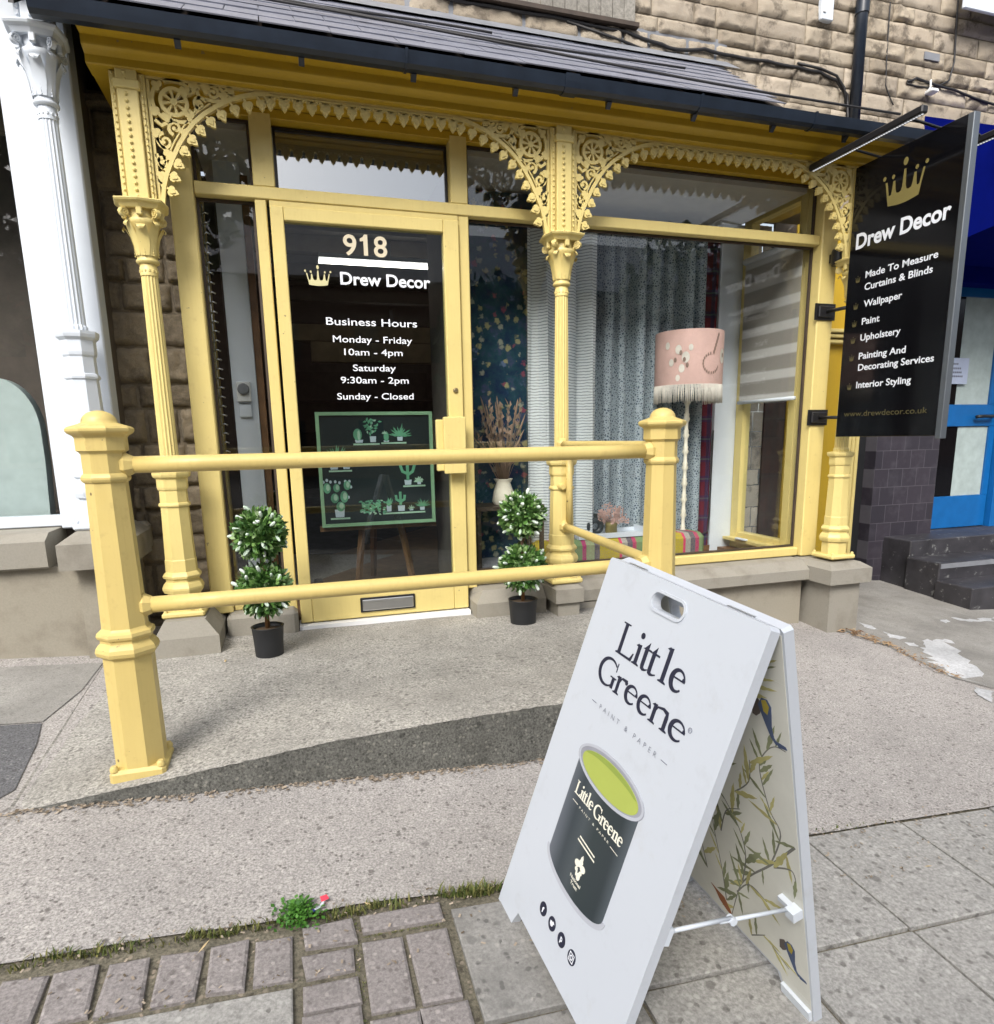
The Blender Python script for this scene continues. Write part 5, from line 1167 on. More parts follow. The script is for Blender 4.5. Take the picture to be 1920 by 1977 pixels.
for u0, u1, v in ((.305, .53, .272), (.545, .765, .266), (.085, .28, .50), (.075, .24, .92), (.72, .92, .655), (.53, .91, .895)): pp.poly([(PX(u0), PZ(v)), (PX(u1), PZ(v)), (PX(u1), PZ(v)-.010), (PX(u0), PZ(v)-.010)], .0042, dd(), PG)
def potp(u, v, w_, h): pq.poly([(PX(u-w_*.42), PZ(v)), (PX(u+w_*.42), PZ(v)), (PX(u+w_*.5), PZ(v-h)), (PX(u-w_*.5), PZ(v-h))], .0042, dd(), PG)
def tuft(u, v, n, L, spread=70, wd=.16, m_=None):
    for i in range(n): (m_ or pg).poly(leafshape(PX(u), PZ(v), L*pr_.uniform(.75, 1.1), L*wd, 90+spread*(2*i/(n-1)-1)+pr_.uniform(-6, 6)), .0042, dd(), PG)
def bush(u, v, w_, h, n, m_=None):
    for i in range(n): a = pr_.uniform(0, 360); pg.poly(leafshape(PX(u+pr_.uniform(-w_, w_)), PZ(v+pr_.uniform(-h, h)), .024, .011, a), .0042, dd(), PG)
    for i in range(n//3): a = pr_.uniform(0, 360); pp.poly(leafshape(PX(u+pr_.uniform(-w_, w_)), PZ(v+pr_.uniform(-h, h)), .018, .008, a), .0042, dd(), PG)
potp(.355, .265, .07, .025); pg.poly(ell(PX(.345), PZ(.195), .026, .036, 16), .0042, dd(), PG); pp.poly(ell(PX(.355), PZ(.20), .009, .03, 12), .0042, dd(), PG)
potp(.475, .262, .055, .05); bush(.475, .13, .05, .06, 26); potp(.59, .262, .05, .012); pg.poly(ell(PX(.59), PZ(.215), .016, .03, 12), .0042, dd(), PG); tuft(.575, .19, 5, .02, 80, .3, pp)
potp(.71, .255, .05, .035); tuft(.71, .215, 13, .075, 85, .14); tuft(.16, .43, 9, .10, 40, .12); potp(.13, .492, .07, .03); potp(.235, .492, .06, .02)
for (u, v, rx, rz) in ((.15, .82, .026, .030), (.105, .745, .024, .030), (.185, .735, .024, .036), (.045, .655, .022, .032), (.125, .655, .020, .026), (.215, .635, .021, .028)):
    pg.poly(ell(PX(u+.015), PZ(v), rx, rz, 16), .0042, dd(), PG); pp.poly(ell(PX(u+.022), PZ(v-.006), rx*.5, rz*.65, 12), .0042, dd(), PG)
for u, v in ((.02, .60), (.05, .585), (.08, .60), (.12, .60), (.155, .61), (.205, .60), (.24, .60), (.25, .65), (.225, .74)): pq.poly(ell(PX(u+.012), PZ(v), .008, .010, 8), .0042, dd(), PG)
potp(.155, .915, .085, .07); potp(.765, .65, .065, .045)
for P in ([(.765, .61), (.765, .52), (.765, .44)], [(.765, .55), (.72, .53), (.70, .47)], [(.765, .56), (.81, .53), (.83, .47)]): pg.ribbon([(PX(u), PZ(v)) for u, v in P], .018, .0042, dd(), PG)
potp(.865, .65, .035, .03); tuft(.865, .62, 9, .034, 100, .3, pp); bush(.44, .84, .10, .06, 60); potp(.585, .885, .045, .055); tuft(.585, .84, 6, .055, 25, .2)
potp(.695, .885, .065, .05)
for P in ([(.69, .83), (.69, .71)], [(.69, .80), (.655, .78), (.65, .74)], [(.69, .80), (.725, .78), (.73, .74)]): pg.ribbon([(PX(u), PZ(v)) for u, v in P], .016, .0042, dd(), PG)
potp(.785, .885, .035, .012); tuft(.785, .87, 5, .03, 70, .2, pp); potp(.885, .885, .045, .03); tuft(.885, .85, 11, .055, 80, .13)
pg.build('cactus', 'print_green', pbk); pp.build('little_shelf', 'print_pale', pbk); pq.build('little_pot', 'print_pot', pbk)
mb = MB()
for i in range(4): text(mb, ('let the', 'cacti', 'grow', 'slow')[i], PG, .03, PX(.36), PZ(.62+.05*i), .16, -.01, d=.0056) if False else None
# small black speaker behind the door
mb = MB(); mb.box(.085, .135, .14, .22, -.003, .20, ch=.006); sp_ = mb.build('speaker', 'black_plastic'); tag(sp_, 'small black box standing on the floor behind the door', 'box')
mb = MB(); mb.lathe([(.012, 0), (.012, .004), (.004, .005)], 12, mat=axes((.11, .139, .06), (1, 0, 0), (0, 0, 1), (0, -1, 0))); mb.build('dial', 'steel', sp_)
# curtains
def curtain(name, x0, x1, y, z0, z1, folds, amp, mat, label, cat, wav=.010):
    mb = MB(); nx, nz = folds*14, 14; vs = []
    for j in range(nz+1):
        v = j/nz
        for i in range(nx+1):
            u = i/nx; ph = u*folds*6.283+.5*math.sin(v*3+u*9)*.3
            vs.append((x0+(x1-x0)*u+wav*math.sin(ph*2+v*.4), (y+amp*math.sin(ph)*(.75+.35*(1-v)) if mat != 'cloth_animal' else y+.06-amp*abs(math.sin(ph/2))**.62*(.85+.2*math.sin(int(ph/6.283)*2.3)))+.01*math.sin(u*31+v*4), z0+(z1-z0)*v))
    idx = lambda i, j: j*(nx+1)+i
    mb.add(vs, [(idx(i, j), idx(i+1, j), idx(i+1, j+1), idx(i, j+1)) for j in range(nz) for i in range(nx)], True)
    return tag(mb.build(name, mat, fix=False), label, cat)
curtain('curtain', 1.92, 2.90, .62, .02, 2.36, 8, .125, 'cloth_animal', 'blue grey animal print curtain hanging in deep folds in the window', 'curtain', .006)
curtain('voile_curtain', 1.475, 1.945, .44, .03, 2.30, 3, .045, 'cloth_voile', 'sheer grey striped curtain hanging behind the middle column', 'curtain')
curtain('plaid_cloth', 2.80, 3.075, .76, .02, 2.36, 2, .018, 'cloth_plaid', 'burgundy plaid curtain length beside the white wall end', 'curtain')
mb = MB(); mb.box(.960, 1.60, .52, .545, .02, 2.44); tag(mb.build('wallpaper_panel', 'cloth_floral'), 'tall dark blue floral wallpaper panel right of the door', 'wallpaper')
mb = MB(); mb.box(.96, 3.08, .842, .86, 0, 2.455); mb.box(.942, .956, .13, .85, 0, 2.44); struct(mb.build('wall', 'wall_dark'), 'dark partition closing the back of the window bay')
# console with white vase of dried stems
co = thing('side_table', 'black wooden side table left of the striped bench', 'table', (1.26, .40, 0))
mb = MB(); mb.box(1.06, 1.50, .22, .48, .535, .56); mb.build('top', 'timber_dark', co)
mb = MB(); mb.box(1.07, 1.49, .23, .47, .18, .20); mb.build('shelf', 'lead', co)
for x in (1.075, 1.485):
    for y in (.235, .465): mb = MB(); mb.box(x-.012, x+.012, y-.012, y+.012, .0, .534); mb.build('leg', 'timber_dark', co)
va = thing('vase', 'white vase of tall dried grasses on the black side table', 'vase', (1.27, .34, .5605))
mb = MB(); mb.lathe([(.060, 0), (.072, .02), (.062, .08), (.045, .135), (.056, .155), (.060, .16), (.048, .158), (.040, .13)], 24, (1.27, .34, .5605)); mb.build('body', 'cream_paint', va)
mb = MB(); lr = random.Random(4)
for i in range(70):
    a = lr.uniform(0, 6.283); sp2 = lr.uniform(.03, .26); L = lr.uniform(.22, .62); b_ = Vector((1.27+.02*math.cos(a), .34+.02*math.sin(a), .69)); e = Vector((1.27-.05+sp2*.75*math.cos(a), .34+sp2*.4*math.sin(a), .69+L*.82)); m_ = b_.lerp(e, .55)+Vector((0, 0, .04))
    mb.tube([b_, m_, e], [.0016, .0016, .001], 4)
    if i % 2: d = (e-m_).normalized(); mb.tube([e-d*.12, e-d*.05, e, e+d*.03], [.002, .0065, .005, .001], 5)
    else:
        for k in range(3): p = m_.lerp(e, .4+.25*k); mb.add([p, p+Vector((lr.uniform(-.03, .03), lr.uniform(-.01, .01), .02)), p+Vector((lr.uniform(-.02, .02), 0, .045))], [(0, 1, 2)])
mb.build('dried_stems', 'dried', va, fix=False)
# striped bench, tray, ring vase and flower pot
be = thing('bench', 'upholstered bench in bright woven stripes in the window', 'bench', (2.12, .42, 0))
mb = MB(); mb.box(1.50, 2.745, .30, .56, .095, .300, ch=.035); mb.build('seat', 'cloth_stripe', be)
for x in (1.6, 2.65):
    for y in (.34, .52): mb = MB(); mb.box(x-.02, x+.02, y-.02, y+.02, 0, .096); mb.build('leg', 'cream_paint', be)
tr = MB(); tr.box(1.79, 2.30, .33, .53, .301, .310); tr.box(1.79, 2.30, .322, .3295, .301, .335); tr.box(1.79, 2.30, .5305, .538, .301, .335); tr.box(1.782, 1.7895, .322, .538, .301, .352); tr.box(2.3005, 2.308, .322, .538, .301, .352)
tag(tr.build('tray', 'white'), 'white tray with raised ends on the striped bench', 'tray')
mb = MB(); mb.tube([(1.945+.042*math.cos(R(a)), .42, .372+.042*math.sin(R(a))) for a in range(0, 360, 20)], .021, 10, True); mb.lathe([(.018, 0), (.022, .012)], 12, (1.945, .42, .3105)); mb.lathe([(.012, 0), (.016, .03)], 12, (1.945, .42, .428)); tag(mb.build('ring_vase', 'print_black'), 'dark ring-shaped vase on the white tray', 'vase')
fp = thing('flower_pot', 'buff pot of dusty pink dried flowers on the white tray', 'plant pot', (2.07, .43, .3105))
mb = MB(); mb.lathe([(.036, 0), (.042, .02), (.040, .05), (.043, .06), (.040, .085), (.03, .083)], 18, (2.07, .43, .3105)); mb.build('pot', 'gold', fp)
mb = MB()
for i in range(60):
    d = Vector((lr.gauss(0, 1), lr.gauss(0, .7), abs(lr.gauss(0, .9)))).normalized(); p = Vector((2.07, .43, .39))+d*lr.uniform(.05, .13); mb.tube([(2.07, .43, .38), p], .0012, 4)
    for k in range(5): q = p+Vector((lr.uniform(-.014, .014), lr.uniform(-.014, .014), lr.uniform(-.014, .014))); mb.add([q, q+Vector((.010, .004, .004)), q+Vector((.004, 0, .012)), q+Vector((-.006, .003, .008))], [(0, 1, 2, 3)])
mb.build('flowers', 'dried_pink', fp, fix=False)
mb = MB()
for i in range(3): mb.tube([(1.74+.03*i, .36, .302), (1.76+.03*i, .40, .33), (1.80+.03*i, .47, .345)], .008, 8)
tag(mb.build('folded_cloth', 'lead'), 'grey rolled cloths lying left of the white tray', 'cloth')
# standard lamp
la = thing('floor_lamp', 'white turned floor lamp with a pink shade and grey fringe', 'lamp', (2.66, .47, 0))
lx, ly = 2.66, .47
mb = MB(); pts = [(.10, 0), (.10, .02), (.03, .04)]; z = .05
while z < 1.26: pts += [(.013, z), (.024, z+.020), (.015, z+.038), (.019, z+.052), (.013, z+.062), (.012, z+.10)]; z += .112
mb.lathe(pts+[(.01, 1.42)], 14, (lx, ly, 0)); mb.build('stand', 'cream_paint', la)
mb = MB(); mb.lathe([(.226, 1.297), (.226, 1.645), (.222, 1.648), (.222, 1.297)], 48, (lx, ly, 0), cap=False); shd = mb.build('shade', 'pink_shade', la)
mb = MB(); mc = MB()
def on_shade(mbx, a, z, P, lift=.002):
    mbx.add([(lx+(.2275+lift)*math.sin(R(a)+u/.2275), ly-(.2275+lift)*math.cos(R(a)+u/.2275), z+v) for u, v in P], [tuple(range(len(P)))])
for a, z, s_ in ((-50, 1.52, 1), (-38, 1.47, 1.2), (-44, 1.40, .9), (-62, 1.44, .8), (-30, 1.53, .7), (35, 1.48, 1.6), (-70, 1.55, .8), (-50, 1.34, .7)): on_shade(mb, a, z, [(p*s_*.62, q*s_) for p, q in ell(0, 0, .034, .030, 14)], .001)
for a, z in ((-46, 1.50), (-40, 1.455), (35, 1.485), (-35, 1.42), (-55, 1.455)): on_shade(mc, a, z, ell(0, 0, .010, .016, 10), .0025)
for i in range(15):
    q = R(100+i*17); on_shade(mc, 6+math.degrees(.062*math.cos(q)/.2275), 1.43+.062*math.sin(q), [(p*.8, v) for p, v in ell(0, 0, .007, .011, 6)], .0025)
for i in range(6): on_shade(mc, 10+i*2.0, 1.50+.022*i, ell(0, 0, .008, .014, 8), .0027)
mb.build('shade_flower', 'fringe', shd, fix=False); mc.build('shade_motif', 'motif_brown', shd, fix=False)
mb = MB(); n = 150
for i in range(n):
    a = 6.283*i/n; r0 = .225; jx = lr.uniform(-.004, .004); c_, s_ = math.cos(a), math.sin(a); b_ = (lx+r0*c_, ly+r0*s_, 1.300); e = (lx+(r0+lr.uniform(-.006, .006))*math.cos(a+jx*4), ly+r0*math.sin(a+jx*4), 1.185+lr.uniform(-.006, .006)); mb.tube([b_, e], .0033, 4)
mb.build('fringe', 'fringe', la)
# roller blind on the side window
rb = thing('roller_blind', 'grey roller blind half drawn on the side window with a white bottom bar', 'blind', (3.235, .40, 1.2))
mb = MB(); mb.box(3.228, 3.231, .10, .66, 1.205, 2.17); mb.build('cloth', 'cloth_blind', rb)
mb = MB(); mb.tube([(3.229, .09, 1.197), (3.229, .67, 1.197)], .013, 10); mb.tube([(3.229, .09, 2.18), (3.229, .67, 2.18)], .022, 12); pieces(mb, 'bar', 'white', rb)
mb = MB(); mb.box(3.16, 3.262, .13, .78, -.0, .10); mb.box(2.80, 3.08, .74, .758, .0, .12); tag(mb.build('skirting', 'timber_brown'), 'varnished brown skirting under the side window', 'skirting')
P = [(3.08, .75, 1.0), (3.072, .745, .6), (3.068, .74, .35), (3.05, .73, .23), (2.95, .72, .20), (2.80, .70, .20)]
mb = MB(); mb.tube(P, .006, 6); tag(mb.build('cable', 'cable_black'), 'black flex hanging down the white wall end beside the lamp', 'cable')
mb = MB(); mb.box(3.17, 3.20, .44, .56, .1865, .20, ch=.004); tag(mb.build('window_catch', 'white'), 'small white catch lying on the yellow side window ledge', 'catch')
# left pane: timer switch, plate, string of clips, copper-coloured strip
mb = MB(); mb.box(-.255, -.180, .465, .499, 1.20, 1.31, ch=.004); ti = mb.build('timer_switch', 'white_matt'); tag(ti, 'grey timer switch with a round dial on the white wall end', 'switch')
mb = MB(); mb.lathe([(.032, 0), (.032, .014), (.024, .018)], 20, mat=axes((-.218, .464, 1.268), (1, 0, 0), (0, 0, 1), (0, -1, 0))); mb.build('dial', 'lead', ti)
mb = MB(); mb.box(-.252, -.182, .480, .499, 1.115, 1.185, ch=.003); tag(mb.build('socket', 'white'), 'white switch plate directly under the timer', 'socket')
mb = MB()
for i in range(26):
    z = .92+i*.046; mb.tube([(-.322, .135, z), (-.305, .13, z+.012), (-.288, .135, z+.004)], .0045, 5)
mb.tube([(-.318, .14, .9), (-.316, .14, 2.12)], .004, 5)
tag(mb.build('clip_string', 'steel'), 'string of metal clips hanging inside the left pane', 'chain')
mb = MB(); mb.box(-.146, -.108, .52, .58, 0, 2.40); tag(mb.build('door_jamb', 'timber_brown'), 'reddish timber strip beside the white wall end', 'timber')

# ================================================================== WHITE SHOPFRONT ON THE LEFT
wf = thing('shopfront', 'white painted shopfront with an iron column, cut off at the left', 'shopfront', (-1.0, 0, .6))
column(-.845, CY, .598, 1.462, 2.348, 2.62, 3.25, 'white', wf)
mb = MB(); mb.box(-1.052, -.775, -.02, .10, .585, 3.2, ch=.006); mb.build('corner_post', 'white', wf)
mb = MB(); mb.box(-4.5, -1.0535, .0, .10, .595, .645, ch=.005); mb.box(-4.5, -1.0535, .0, .10, 2.7, 3.2); pieces(mb, 'frame', 'white', wf)
mb = MB(); mb.box(-4.5, -1.054, .050, .056, .646, 2.70); mb.build('window_pane', 'glass', wf)
mb = MB(); prof = [(-.225, .432), (-.235, .44), (-.235, .555), (-.17, .588), (.10, .594), (.10, .432)]; extr_x(mb, prof, -4.5, -1.06); mb.build('stone_sill', 'stone_dressed', wf)
mb = MB(); mb.box(-4.5, -.78, -.19, .12, -.2, .431); mb.box(-.95, -.775, -.2305, -.19, -.2, .431); mb.box(-.90, -.775, .121, .23, -.2, .431); mb.build('stone_base', 'render_base', wf)
mb = MB(); plinth(mb, -.945, -.755, -.335, .14, .43, .432, .596, .045, .09); mb.box(-.90, -.715, .141, .23, .432, .58, ch=.02); mb.build('plinth', 'stone_dressed', wf)
mb = MB(); mb.box(-4.5, -.95, .9, 1.0, .5, 3.2); mb.box(-4.5, -.78, .06, .9, .44, .594); mb.box(-.9, -.78, .11, .9, .59, 3.2); mb.build('window_back', 'wall_dark', wf)
ar = MB(); P = [(-2.0, .60), (-1.150, .60), (-1.137, .90)]+[(-1.30+.163*math.cos(R(a)), 1.05+.245*math.sin(R(a))) for a in range(0, 91, 9)]+[(-2.0, 1.295)]
ar.poly(P, -.24, -.16, XZ); tag(ar.build('display_arch', 'dome_felt'), 'rounded grey green display panel inside the white shop window', 'display')
mb = MB(); mb.box(-4.5, -.845, -.40, .85, 3.25, 3.35); mb.build('cornice', 'white', wf)

# ================================================================== RIGHT-HAND NEIGHBOUR
yd = thing('side_door', 'recessed yellow panelled doorway between shopfront and dark tiled pier', 'door', (3.9, .8, 0))
mb = MB(); mb.box(3.80, 4.52, .82, .848, -.5, 2.52); mb.build('panel', 'yellow_shaded', yd)
mb = MB(); mb.box(3.60, 3.798, .83, .848, -.5, 2.52); mb.build('dark_panel', 'timber_dark', yd)
mb = MB(); rough_wall(mb, 3.37, 3.598, -.3, 2.5, .846, (.11, .18), (.12, .24), .012, seed=31); mb.build('stone_jamb', 'stone_block', yd, fix=False)
mb = MB()
for x in (4.36, 4.42, 4.48): mb.box(x, x+.035, .74+(x-4.36)*.3, .8195, -.45, 2.50, ch=.006)
pieces(mb, 'architrave', 'yellow', yd)
mb = MB()
for i, z in enumerate((1.66, 1.70, 1.735)): mb.box(3.80, 4.40, .72+.02*(2-i), .8192, z, z+.028, ch=.006)
pieces(mb, 'moulding', 'yellow', yd)
tp = thing('tiled_pier', 'purplish black tiled pier beside the blue door', 'pier', (4.9, .95, -.4))
mb = MB(); mb.box(4.88, 5.60, .945, 1.5, -.6, 2.9); mb.build('wall', 'tile_dark', tp)
mb = MB(); mb.box(4.54, 4.879, 1.06, 1.5, -.6, 2.9); mb.build('return', 'black_plastic', tp)
st = thing('steps', 'three worn black steps up to the blue door', 'steps', (5.4, .5, -.4))
for i, (y, z0, z1) in enumerate(((.045, -.6, -.245), (.36, -.6, -.105), (.67, -.6, .035))):
    mb = MB(); mb.box(4.985+.035*i, 8.0, y, 1.25 if i == 2 else (.36 if i == 0 else .67)-.001, z0, z1, ch=.007); so = mb.build('step', 'step_dark', st)
    if i == 1:
        mb = MB(); mb.box(5.03, 8.0, .3555, .3595, -.150, -.1105); mb.build('nosing', 'lead', so)
bd = thing('door', 'bright blue shop door with a frosted glass panel behind the black steps', 'door', (6.0, 1.1, 0))
mb = MB(); dy = 1.10
mb.box(5.58, 6.47, dy, dy+.045, .040, .345, ch=.004); mb.box(5.58, 6.47, dy, dy+.045, 1.00, 1.20, ch=.004); mb.box(5.58, 5.62, dy, dy+.045, .346, .999); mb.box(6.40, 6.47, dy, dy+.045, .346, .999); mb.box(5.58, 5.70, dy, dy+.045, 1.201, 2.15); mb.box(6.36, 6.47, dy, dy+.045, 1.201, 2.15); mb.box(5.58, 6.47, dy, dy+.045, 2.151, 2.28); mb.build('leaf', 'blue_gloss', bd)
mb = MB(); mb.box(6.48, 7.4, dy-.05, dy+.05, -.1, 2.4); mb.box(5.605, 6.5, dy+.06, dy+.1, .0, 2.6); mb.build('frame', 'blue_gloss', bd)
mb = MB(); mb.box(5.621, 6.02, dy+.02, dy+.026, .347, .998); mb.box(5.701, 5.95, dy+.02, dy+.026, 1.202, 2.15); mb.build('glass', 'sign_black', bd)
mb = MB(); mb.box(6.021, 6.399, dy+.018, dy+.024, .347, .998); mb.box(5.951, 6.359, dy+.018, dy+.024, 1.202, 2.15); mb.build('frosted_glass', 'frost', bd)
mb = MB(); mb.tube([(6.16, dy-.04, 1.085), (6.20, dy-.055, 1.09), (6.36, dy-.055, 1.09), (6.40, dy-.01, 1.09)], .016, 10); mb.build('handle', 'black_metal', bd)
nb = MB(); nb.box(5.72, 6.03, dy-.012, dy-.004, 1.385, 1.615); no = nb.build('notice', 'notice_paper'); tag(no, 'pale paper notice taped to the blue door above its handle', 'notice')
mb = MB(); NG = axes((0, dy-.0125, 0), (1, 0, 0), (0, 0, 1), (0, -1, 0))
for z, wd in ((1.555, .07), (1.515, .17), (1.480, .19), (1.445, .20)): 
    for k in range(int(wd/.022)): mb.poly([(5.875-wd/2+.022*k, z), (5.875-wd/2+.022*k+.016, z), (5.875-wd/2+.022*k+.016, z+.016), (5.875-wd/2+.022*k, z+.016)], .0002, .001, NG)
mb.build('print', 'ink_grey', no)
aw = thing('awning', 'dark blue canvas awning over the neighbouring shop', 'awning', (6, .4, 2.8))
mb = MB(); mb.add([(x, y, z) for x in (4.95, 9.0) for y, z in ((.05, 2.42), (.05, 2.98), (.845, 3.40), (.845, 2.33))], [(0, 1, 2, 3), (7, 6, 5, 4), (0, 4, 5, 1), (1, 5, 6, 2), (2, 6, 7, 3), (3, 7, 4, 0)]); mb.build('canvas', 'blue_cloth', aw)
mb = MB(); mb.tube([(4.75, .04, 3.0), (9.0, .04, 3.0)], .02, 10); mb.build('front_bar', 'lead', aw)
mb = MB(); mb.box(4.95, 9.0, .85, 1.0, 2.2, 3.4); mb.build('fascia', 'blue_cloth', aw)
mb = MB(); mb.box(5.6, 9, 1.16, 1.3, -.4, 2.9); tag(mb.build('shop_wall', 'wall_dark'), 'dark shop interior wall behind the blue door', 'wall')

# ================================================================== GROWTH AND LITTER ON THE GROUND
def tuftlets(name, pts, mat, label, cat, n, hmin, hmax, spread, kind=None, seed=1):
    rr = random.Random(seed); mb = MB()
    for (x, y, dens, s_) in pts:
        for i in range(int(n*dens)):
            px, py = x+rr.gauss(0, spread*s_), y+rr.gauss(0, spread*.35*s_); z = G(px, py)-.006; h = rr.uniform(hmin, hmax)*s_*(.6+.4*rr.random()); a = rr.uniform(0, 6.283); l = h*rr.uniform(.2, 1.1); wd = h*rr.uniform(.05, .12)+.0006
            d = Vector((math.cos(a), math.sin(a), 0)); s2 = Vector((-d.y, d.x, 0))*wd; b_ = Vector((px, py, z)); m_ = b_+d*l*.4+Vector((0, 0, h*.65)); e = b_+d*l+Vector((0, 0, h))
            mb.add([b_-s2, b_+s2, m_+s2*.8, e, m_-s2*.8], [(0, 1, 2, 4), (4, 2, 3)])
    o = mb.build(name, mat, fix=False); return tag(o, label, cat, kind=kind)
pts = []
x = -1.7
gr = random.Random(5)
while x < .46:
    dens = max(0, .25+.9*noise.noise(Vector((x*5, 1, 0)))); 
    if x > .28: dens += .9*(x-.28)/.15
    if -.30 < x < -.18 or -.07 < x < -.02: dens += .6
    pts.append((x, -2.075+gr.uniform(-.010, .010), dens+.1, 1+.5*(x > .30))); x += .016
for x in [1.40+.02*i for i in range(24)]: pts.append((x, -2.055+gr.uniform(-.006, .006), max(0, .35*noise.noise(Vector((x*7, 4, 0)))+.12)+(.8 if x < 1.46 else 0), .8))
tuftlets('moss', pts, 'grass_mix', 'short moss and grass along the joint between pavement and setts', 'moss', 34, .006, .024, .012, 'stuff', 2)
pts = []
for i in range(60):
    xx = -.048-.104*gr.randint(0, 22)-.009; pts.append((xx, gr.uniform(-2.24, -2.12), .5, .55))
for i in range(70): pts.append((.092+gr.uniform(-.008, .01), gr.uniform(-2.5, -2.09), .35, .5))
for i in range(50): pts.append((gr.uniform(-1.5, .0), -2.252, .3, .5)); pts.append((gr.uniform(.1, .31), -2.160, .3, .5))
tuftlets('moss', pts, 'grass_mix', 'thin moss growing in the joints of the setts', 'moss', 10, .004, .012, .006, 'stuff', 4)
wt = MB(); rr = random.Random(8)
for i in range(620):
    a = rr.uniform(0, 6.283); r0 = abs(rr.gauss(0, .026)); c = Vector((-.038+r0*math.cos(a)*1.0, -2.062+r0*math.sin(a)*1.1, G(-.03, -2.06)+rr.uniform(.0, .034)*(1-r0*9))); q = rr.uniform(0, 6.283); L = rr.uniform(.007, .014); d = Vector((math.cos(q), math.sin(q), rr.uniform(-.2, .9))).normalized(); s2 = d.cross(Vector((0, 0, 1))).normalized()*L*.42
    wt.add([c, c+d*L*.5+s2, c+d*L, c+d*L*.5-s2], [(0, 1, 2, 3)])
tag(wt.build('weed', 'weed_green', fix=False), 'bright green weed clump growing between pavement and setts', 'weed')
# debris along the foot of the ramp edge
rb_ = MB(); rr = random.Random(14)
for i in range(900):
    x = rr.uniform(-.86, 1.3); y = -1.472-abs(rr.gauss(0, .018)); s_ = rr.uniform(.002, .007)*(1.3 if rr.random() < .06 else 1); a = rr.uniform(0, 3.14); z = G(x, y)+.005
    d = Vector((math.cos(a), math.sin(a), rr.uniform(-.2, .3)))*s_; e = Vector((-math.sin(a), math.cos(a), rr.uniform(-.1, .3)))*s_*rr.uniform(.25, .8); c = Vector((x, y, z)); rb_.add([c-d-e, c+d-e, c+d+e, c-d+e], [(0, 1, 2, 3)])
for i in range(650):
    x = rr.uniform(-.9, 2.3); y = rr.choice((-2.07, -2.08, -2.25, -2.16))+rr.gauss(0, .02); s_ = rr.uniform(.0015, .0055); a = rr.uniform(0, 3.14); c = Vector((x, y, G(x, y)+.006)); d = Vector((math.cos(a), math.sin(a), .1))*s_; e = Vector((-math.sin(a), math.cos(a), .1))*s_*.5
    rb_.add([c-d-e, c+d-e, c+d+e, c-d+e], [(0, 1, 2, 3)])
tag(rb_.build('debris', 'rubble', fix=False), 'fine grit and plant debris along the foot of the ramp', 'debris', kind='stuff')
lf = MB(); rr = random.Random(17); LINE = [(3.40, -.22), (3.44, -.42), (3.46, -.60), (3.42, -.88), (3.385, -1.06)]
def flake(mb, x, y, L, lift, rr):
    a = rr.uniform(0, 6.283); d = Vector((math.cos(a), math.sin(a), rr.uniform(-.3, .5)))*L; s2 = Vector((-math.sin(a), math.cos(a), rr.uniform(-.4, .4)))*L*rr.uniform(.18, .4); c = Vector((x, y, G(x, y)+lift)); mb.add([c-d, c+s2, c+d, c-s2, c+Vector((0, 0, L*.22))], [(0, 1, 4), (1, 2, 4), (2, 3, 4), (3, 0, 4)])
for i in range(260):
    k = min(3, int(rr.random()**1.3*4)); u = rr.random(); p = LINE[k]; q = LINE[k+1]; flake(lf, p[0]+(q[0]-p[0])*u+rr.gauss(0, .030), p[1]+(q[1]-p[1])*u+rr.gauss(0, .03), rr.uniform(.008, .022)*(1.2 if k < 2 else .8), rr.uniform(.006, .024), rr)
leafmat('leaf_drift', (.10, .045, .02), (.46, .33, .19), .8)
tag(lf.build('dead_leaves', 'leaf_drift', fix=False), 'drift of brown dead leaves by the right stone plinth', 'leaves', kind='stuff')
for (x, y, L, m_, lab) in ((-.245, -2.118, .017, 'leaf_pale', 'single tan leaf lying on the brick setts at lower left'), (.128, -2.065, .010, 'leaf_pale', 'small pale leaf at the edge of the mossy joint'), (1.755, -2.27, .010, 'leaf_pale', 'small pale leaf lying on a paving slab at right'), (.04, -1.20, .010, 'cable_black', 'small dark leaf lying on the ramp'), (-.34, -.47, .016, 'leaf_pale', 'crumpled pale leaf between left plinth and topiary pot')):
    mb = MB(); rr = random.Random(int(abs(x*977))); flake(mb, x, y, L, .006, rr)
    o = mb.build('leaf', m_, fix=False)
    if y > -1.5: o.location.z = ramp_z(x, y)-G(x, y)
    tag(o, lab, 'leaf')
wr = thing('sweet_wrapper', 'torn red and blue sweet wrapper beside the green weed', 'wrapper', (.0, -2.06, G(0, -2.06)))
def on_g(P, lift): return [(x, y, G(x, y)+lift+.004*noise.noise(Vector((x*90, y*90, 0)))) for x, y in P]
mb = MB(); P = [(.014, -2.024), (.031, -2.020), (.036, -2.036), (.018, -2.042)]; mb.add(on_g(P, .013), [(0, 1, 2, 3)]); mb.build('red_end', 'litter_red', wr, fix=False)
mb = MB(); P = [(.018, -2.041), (.025, -2.041), (.018, -2.058), (.002, -2.068), (-.002, -2.063), (.012, -2.054)]; mb.add(on_g(P, .013), [tuple(range(6))]); mb.build('middle', 'white', wr, fix=False)
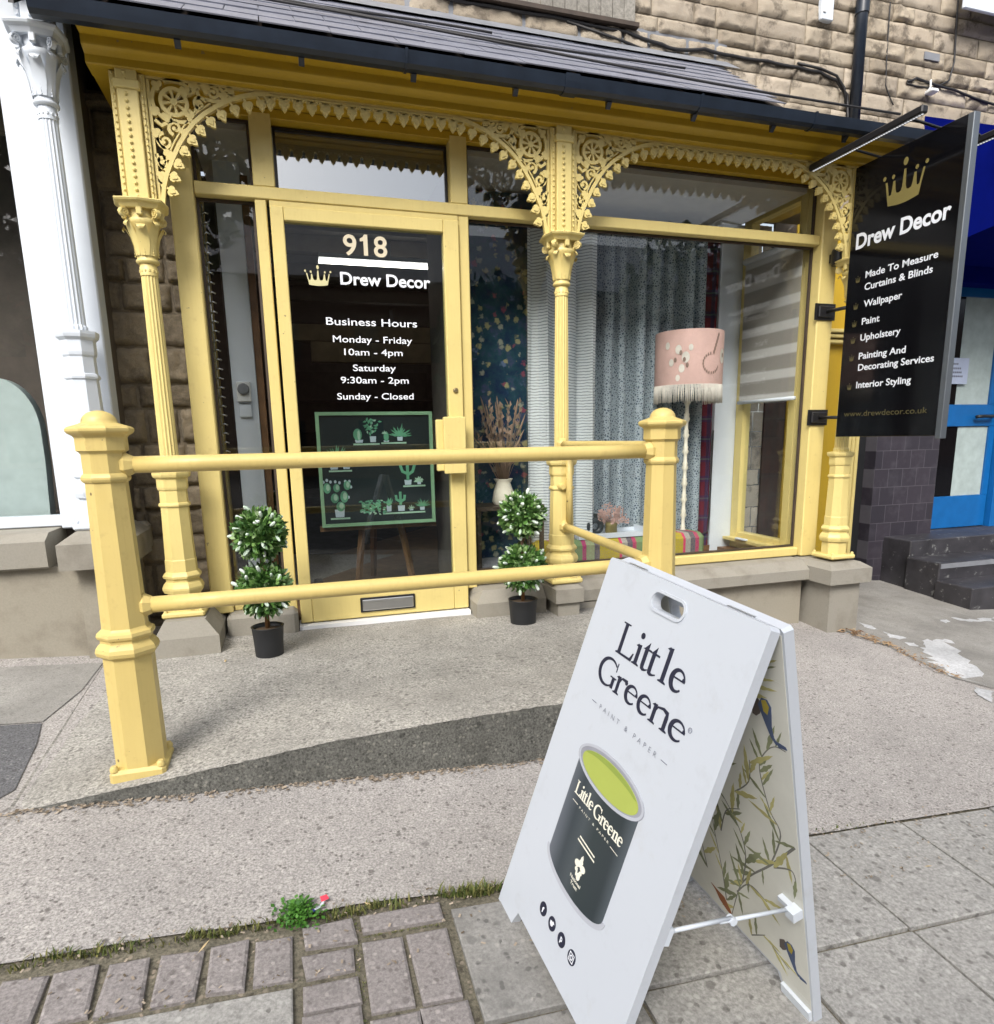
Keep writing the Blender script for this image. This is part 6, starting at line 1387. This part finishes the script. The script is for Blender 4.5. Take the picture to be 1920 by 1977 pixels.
mb = MB(); P = [(.003, -2.068), (-.003, -2.062), (-.014, -2.070), (-.008, -2.080)]; mb.add(on_g(P, .013), [(0, 1, 2, 3)]); mb.build('blue_end', 'litter_blue', wr, fix=False)

# ================================================================== ACROSS THE STREET (seen in the glass)
opp = thing('terrace_houses', 'dark brick terrace across the street reflected in the glass', 'building', (0, -24, 0))
mb = MB(); mb.box(-40, 40, -32, -24, -2, 7.2); mb.build('wall', 'brick_far', opp)
mb = MB(); mb.add([(x, y, z) for x in (-40, 40) for y, z in ((-23.6, 7.2), (-28, 10.4), (-32.4, 7.2))], [(0, 1, 4, 3), (1, 2, 5, 4), (0, 2, 1), (3, 4, 5)]); mb.build('roof', 'slate', opp)
mb = MB()
for i in range(-12, 13):
    for z in (.4, 4.1): mb.box(i*3.1-.5, i*3.1+.5, -23.99, -23.95, z, z+1.4)
pieces(mb, 'window', 'window_far', opp)
def street_tree(x, y, h, r, seed):
    rr = random.Random(seed); t_ = thing('street_tree', 'leafy tree on the far pavement', 'tree', (x, y, G(0, y)), 'trees across the street'); z0 = -1.2
    mb = MB(); mb.tube([(x, y, z0), (x+.1, y, z0+h*.4), (x-.1, y+.1, z0+h*.8)], [.22, .16, .07], 8); mb.build('trunk', 'trunk', t_)
    mb = MB()
    for i in range(int(360*r*r) if r > 3 else 1700):
        d = Vector((rr.gauss(0, 1), rr.gauss(0, 1), rr.gauss(0, 1))).normalized()*r*rr.random()**.4; d.z *= 1.25; c = Vector((x, y, z0+h*.68))+d; a = Vector((rr.uniform(-1, 1), rr.uniform(-1, 1), rr.uniform(-1, 1))).normalized()*.22; b_ = a.cross(Vector((rr.uniform(-1, 1), rr.uniform(-1, 1), rr.uniform(-1, 1)))).normalized()*.14; mb.add([c-a, c+b_, c+a, c-b_], [(0, 1, 2, 3)])
    mb.build('crown', 'foliage_far', t_, fix=False)
for x, y, h, r, s_ in ((-9, -18, 13.5, 3.9, 1), (-2.6, -13, 12.5, 2.4, 2), (7, -19, 7.5, 2.2, 3), (15, -19.5, 9.5, 3.0, 4)): street_tree(x, y, h, r, s_)
